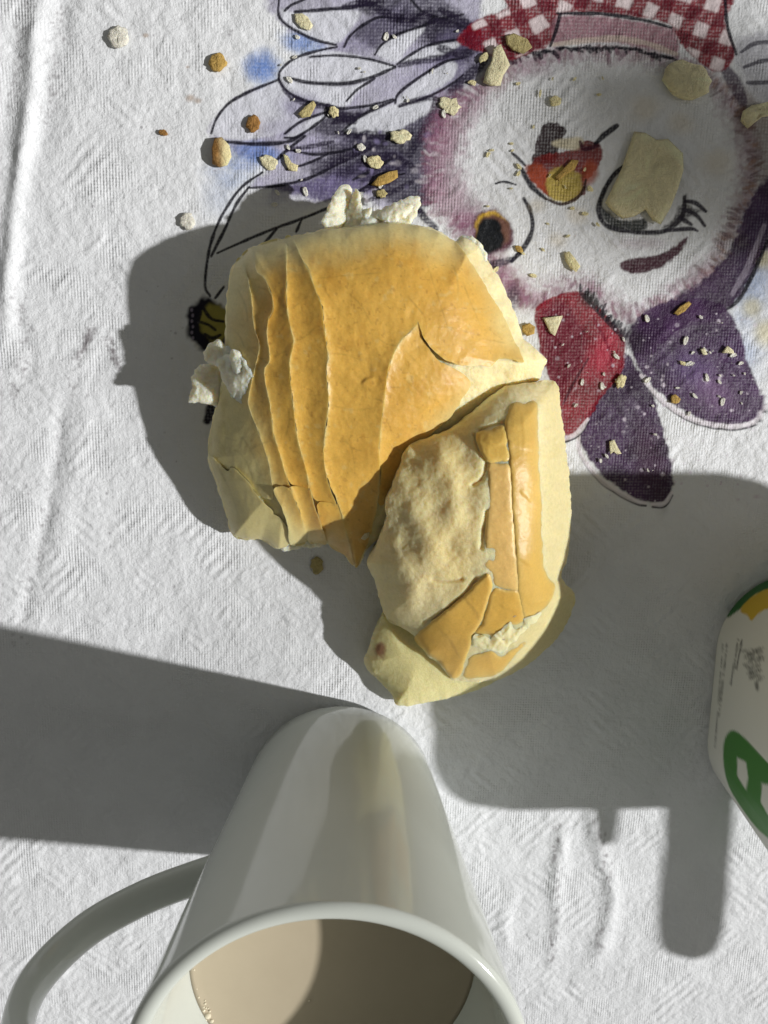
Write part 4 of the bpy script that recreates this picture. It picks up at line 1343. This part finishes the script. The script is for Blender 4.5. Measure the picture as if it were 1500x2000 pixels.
crumb(ell(746, 378, 10, 9, 0, 9, .2, 15), .12, 'olive', 'small olive crumb between the golden flake and the bread', seed=15)
crumb([(964, 90), (978, 86), (986, 104), (996, 126), (984, 146), (978, 166), (958, 166), (944, 160), (950, 136), (960, 118)], .3, 'butter', 'cream wedge shaped crumb below the corner of the gingham neckerchief', seed=16)
crumb([(988, 70), (1004, 64), (1030, 76), (1040, 92), (1022, 104), (1002, 98), (990, 86)], .12, 'olive', 'brown olive flake on the corner of the red gingham neckerchief', 'crust_flake', 'flake', seed=17)
crumb(ell(1344, 156, 48, 38, .25, 16, .09, 18), .4, 'butter', 'largest rounded butter coloured crumb on the chin of the bird', seed=18, rough=.2)
crumb([(1446, 236), (1452, 216), (1470, 204), (1500, 198), (1520, 204), (1516, 222), (1490, 228), (1474, 240), (1462, 250)], .3, 'butter', 'curved butter coloured crumb cut by the right edge of the photo', seed=19)
crumb([(1240, 256), (1262, 258), (1284, 272), (1306, 270), (1336, 298), (1338, 330), (1326, 366), (1312, 404), (1292, 438), (1276, 430), (1262, 410), (1240, 422), (1216, 426), (1196, 410), (1182, 396), (1200, 360), (1216, 326), (1228, 290)],
      .32, 'butter', 'big flat slab of bread covering the right eye of the bird', 'bread_slab', 'bread', seed=20, rough=.15)
crumb([(1084, 346), (1100, 330), (1118, 310), (1130, 314), (1122, 330), (1104, 342), (1092, 352)], .1, 'gold', 'slim golden flake lying on the printed beak', 'crust_flake', 'flake', seed=21)
crumb([(1060, 620), (1082, 618), (1100, 616), (1094, 634), (1084, 656), (1074, 650), (1068, 634)], .1, 'butter', 'pale triangular flake on the red petal', 'crust_flake', 'flake', seed=22)
crumb([(1020, 636), (1034, 630), (1046, 638), (1044, 652), (1030, 656), (1020, 648)], .14, 'gold', 'golden flake touching the right side of the bread above the red petal', 'crust_flake', 'flake', seed=23)
crumb([(1316, 612), (1328, 598), (1346, 588), (1350, 594), (1338, 608), (1324, 616)], .1, 'gold', 'slender golden flake at the top of the purple bow', 'crust_flake', 'flake', seed=24)
crumb(ell(1213, 744, 9, 14, .4, 10, .2, 25), .14, 'cream', 'cream crumb on the edge between red petal and purple bow knot', seed=25)
crumb(ell(1319, 780, 10, 10, 0, 8, .3, 26), .1, 'gold', 'golden chip at the lower edge of the right purple bow loop', 'crust_flake', 'flake', seed=26)
crumb([(1190, 862), (1200, 858), (1206, 872), (1214, 886), (1206, 888), (1198, 882), (1192, 888)], .1, 'butter', 'ragged pale flake on the lower purple bow loop', 'crust_flake', 'flake', seed=27)
crumb([(1102, 494), (1112, 490), (1124, 506), (1134, 520), (1126, 532), (1114, 524), (1106, 510)], .14, 'cream', 'long cream crumb on the white forehead between the printed eyes', seed=28)
crumb([(1410, 690), (1420, 674), (1432, 684), (1434, 690), (1422, 690)], .1, 'butter', 'small pale triangle flake near the right edge of the purple bow', 'crust_flake', 'flake', seed=29)
crumb([(1368, 682), (1376, 680), (1382, 692), (1374, 694)], .08, 'butter', 'small pale flake at the middle of the right purple bow loop', 'crust_flake', 'flake', seed=30)
crumb([(1328, 704), (1340, 708), (1338, 714), (1330, 712)], .08, 'cream', 'small cream flake left of the pale flake on the right bow loop', 'crust_flake', 'flake', seed=31)
crumb(ell(880, 206, 22, 16, .4, 12, .25, 32), .06, 'butter', 'thin pale patch of crumb where the feathers meet the bird cheek', seed=32)
crumb(ell(1085, 197, 11, 10, 0, 9, .2, 33), .12, 'cream', 'small cream crumb on the white cheek above the printed beak', seed=33)
crumb(ell(944, 112, 12, 7, -.7, 9, .2, 34), .12, 'cream', 'little cream chip left of the wedge crumb at the neckerchief', seed=34)
crumb([(705, 1052), (712, 1042), (722, 1040), (722, 1048), (712, 1056)], .1, 'butter', 'small yellow crumb caught in the deep gap between the bread halves', seed=35, z0=2.3)
crumb(ell(618, 1104, 12, 16, 0, 9, .2, 36), .06, 'olive', 'olive crumb lying in the shadow below the bread', seed=36)
crumb(ell(705, 287, 9, 7, .4, 9, .2, 37), .1, 'white', 'white chip on purple print above the oval crumb', seed=37)
crumb(ell(1014, 486, 10, 6, .6, 8, .2, 38), .08, 'gold', 'golden chip right of the printed open eye', 'crust_flake', 'flake', seed=38)

r4 = random.Random(21)
zones = [((520, 60, 900, 400), 30, 'white', 'tiny white crumb scattered over the printed feathers', 'tiny crumbs on the printed feathers'),
         ((900, 150, 1180, 560), 30, 'cream', 'tiny cream crumb scattered over the printed bird face', 'tiny crumbs on the printed face'),
         ((1080, 610, 1480, 950), 46, 'white', 'tiny pale crumb scattered over the red petal and purple bow', 'tiny crumbs on the printed bow')]
protos = {}
BP = [(p[0], p[1]) for p in A]
BPB = [(p[0], p[1]) for p in B]
for (x0, y0, x1, y1), cnt_, kind, lab, grp in zones:
    made = 0
    while made < cnt_:
        x, y = r4.uniform(x0, x1), r4.uniform(y0, y1)
        if bool(inside(BP, np.array([x]), np.array([y]))[0]) or bool(inside(BPB, np.array([x]), np.array([y]))[0]):
            continue
        if x0 > 1000 and not (bool(inside([(1050, 600), (1220, 640), (1300, 590), (1440, 640), (1490, 790), (1380, 830), (1270, 760), (1310, 960), (1180, 930), (1140, 850)], np.array([x]), np.array([y]))[0])):
            continue
        s = r4.choice([2.5, 3, 3.5, 4, 5, 6])
        key_ = (kind, r4.randrange(4))
        if key_ not in protos:
            o = crumb(ell(x, y, s, s * .7, 0, 8, .35, 50 + len(protos)), .03, kind, lab, 'tiny_crumb', 'crumb', grp, 60 + len(protos))
            protos[key_] = o
        else:
            o = protos[key_].copy()
            scene.collection.objects.link(o)
            g = Pv(x, y, 0)
            o.location = (g[0] * U, g[1] * U, 0)
            o.rotation_euler = (0, 0, r4.uniform(0, 6.28))
            k = r4.uniform(.7, 1.5)
            o.scale = (k, k * r4.uniform(.6, 1), k)
            tag(o, lab, 'crumb', grp)
        made += 1

# ------------------------------------------------------------------ a leafy twig added out of view to cast soft shade on the table
lfm = NT('green_leaf')
lfm.set(Base_Color=(.07, .12, .03, 1), Roughness=.5)
tw = NT('twig_bark')
tw.set(Base_Color=(.12, .08, .05, 1), Roughness=.8)
gt = Pv(1330, 250, 0)
bc = gt + SUN_DIR * 130
twig = thing('shadow_twig', 'unseen leafy twig added above the table to cast soft shade at the upper right', 'twig', bc)  # unseen shadow caster, added for the soft shade over the printed face
e1 = np.cross(SUN_DIR, [0, 0, 1.0])
e1 /= np.linalg.norm(e1)
e2 = np.cross(e1, SUN_DIR)
tip0, tip1 = bc + e1 * 1.5 - e2 * 1.0, bc + e1 * 26 + e2 * 9
sg = 8
V, F = [], []
for i in range(12):
    c = tip0 + (tip1 - tip0) * i / 11
    r = .08 + .2 * i / 11
    for k in range(sg):
        a = 2 * math.pi * k / sg
        V.append(c + SUN_DIR * r * math.cos(a) + e2 * r * math.sin(a))
for i in range(11):
    for k in range(sg):
        F.append([i * sg + k, i * sg + (k + 1) % sg, (i + 1) * sg + (k + 1) % sg, (i + 1) * sg + k])
new_obj('stem', np.array(V), F, tw.m, twig)
r5 = random.Random(8)


def leaf(c, ang, L, W, tilt):
    d = e1 * math.cos(ang) + e2 * math.sin(ang)
    s = -e1 * math.sin(ang) + e2 * math.cos(ang)
    V, F = [], []
    for i in range(9):
        t = i / 8
        w = W * math.sin(math.pi * min(1, t * 1.02) ** .8) * .5 + .01
        for k in (-1, 0, 1):
            V.append(c + d * L * (t - .5) + s * w * k + SUN_DIR * (tilt * L * (t - .5) + .25 * abs(k) * w))
    for i in range(8):
        for k in range(2):
            F.append([i * 3 + k, i * 3 + k + 1, i * 3 + k + 4, i * 3 + k + 3])
    return new_obj('leaf', np.array(V), F, lfm.m, twig)


for du, dv, an, L, W in [(1.2, 2.2, 2.9, 5.4, 3.2), (.2, -1.0, 3.6, 5.2, 3.0), (3.4, 1.0, 2.4, 5.6, 3.4), (3.0, -2.4, 3.3, 5.2, 3.0), (5.6, 2.4, 2.6, 5.6, 3.4), (5.4, -.8, 4.0, 5.4, 3.2), (8.0, 1.2, 2.2, 5.4, 3.4), (8.2, -1.8, 3.7, 5.6, 3.4)]:
    leaf(bc + e1 * dv + e2 * (2.0 - du * .62) + SUN_DIR * r5.uniform(-3, 3), an, L * .8, W * .78, r5.uniform(-.3, .3))
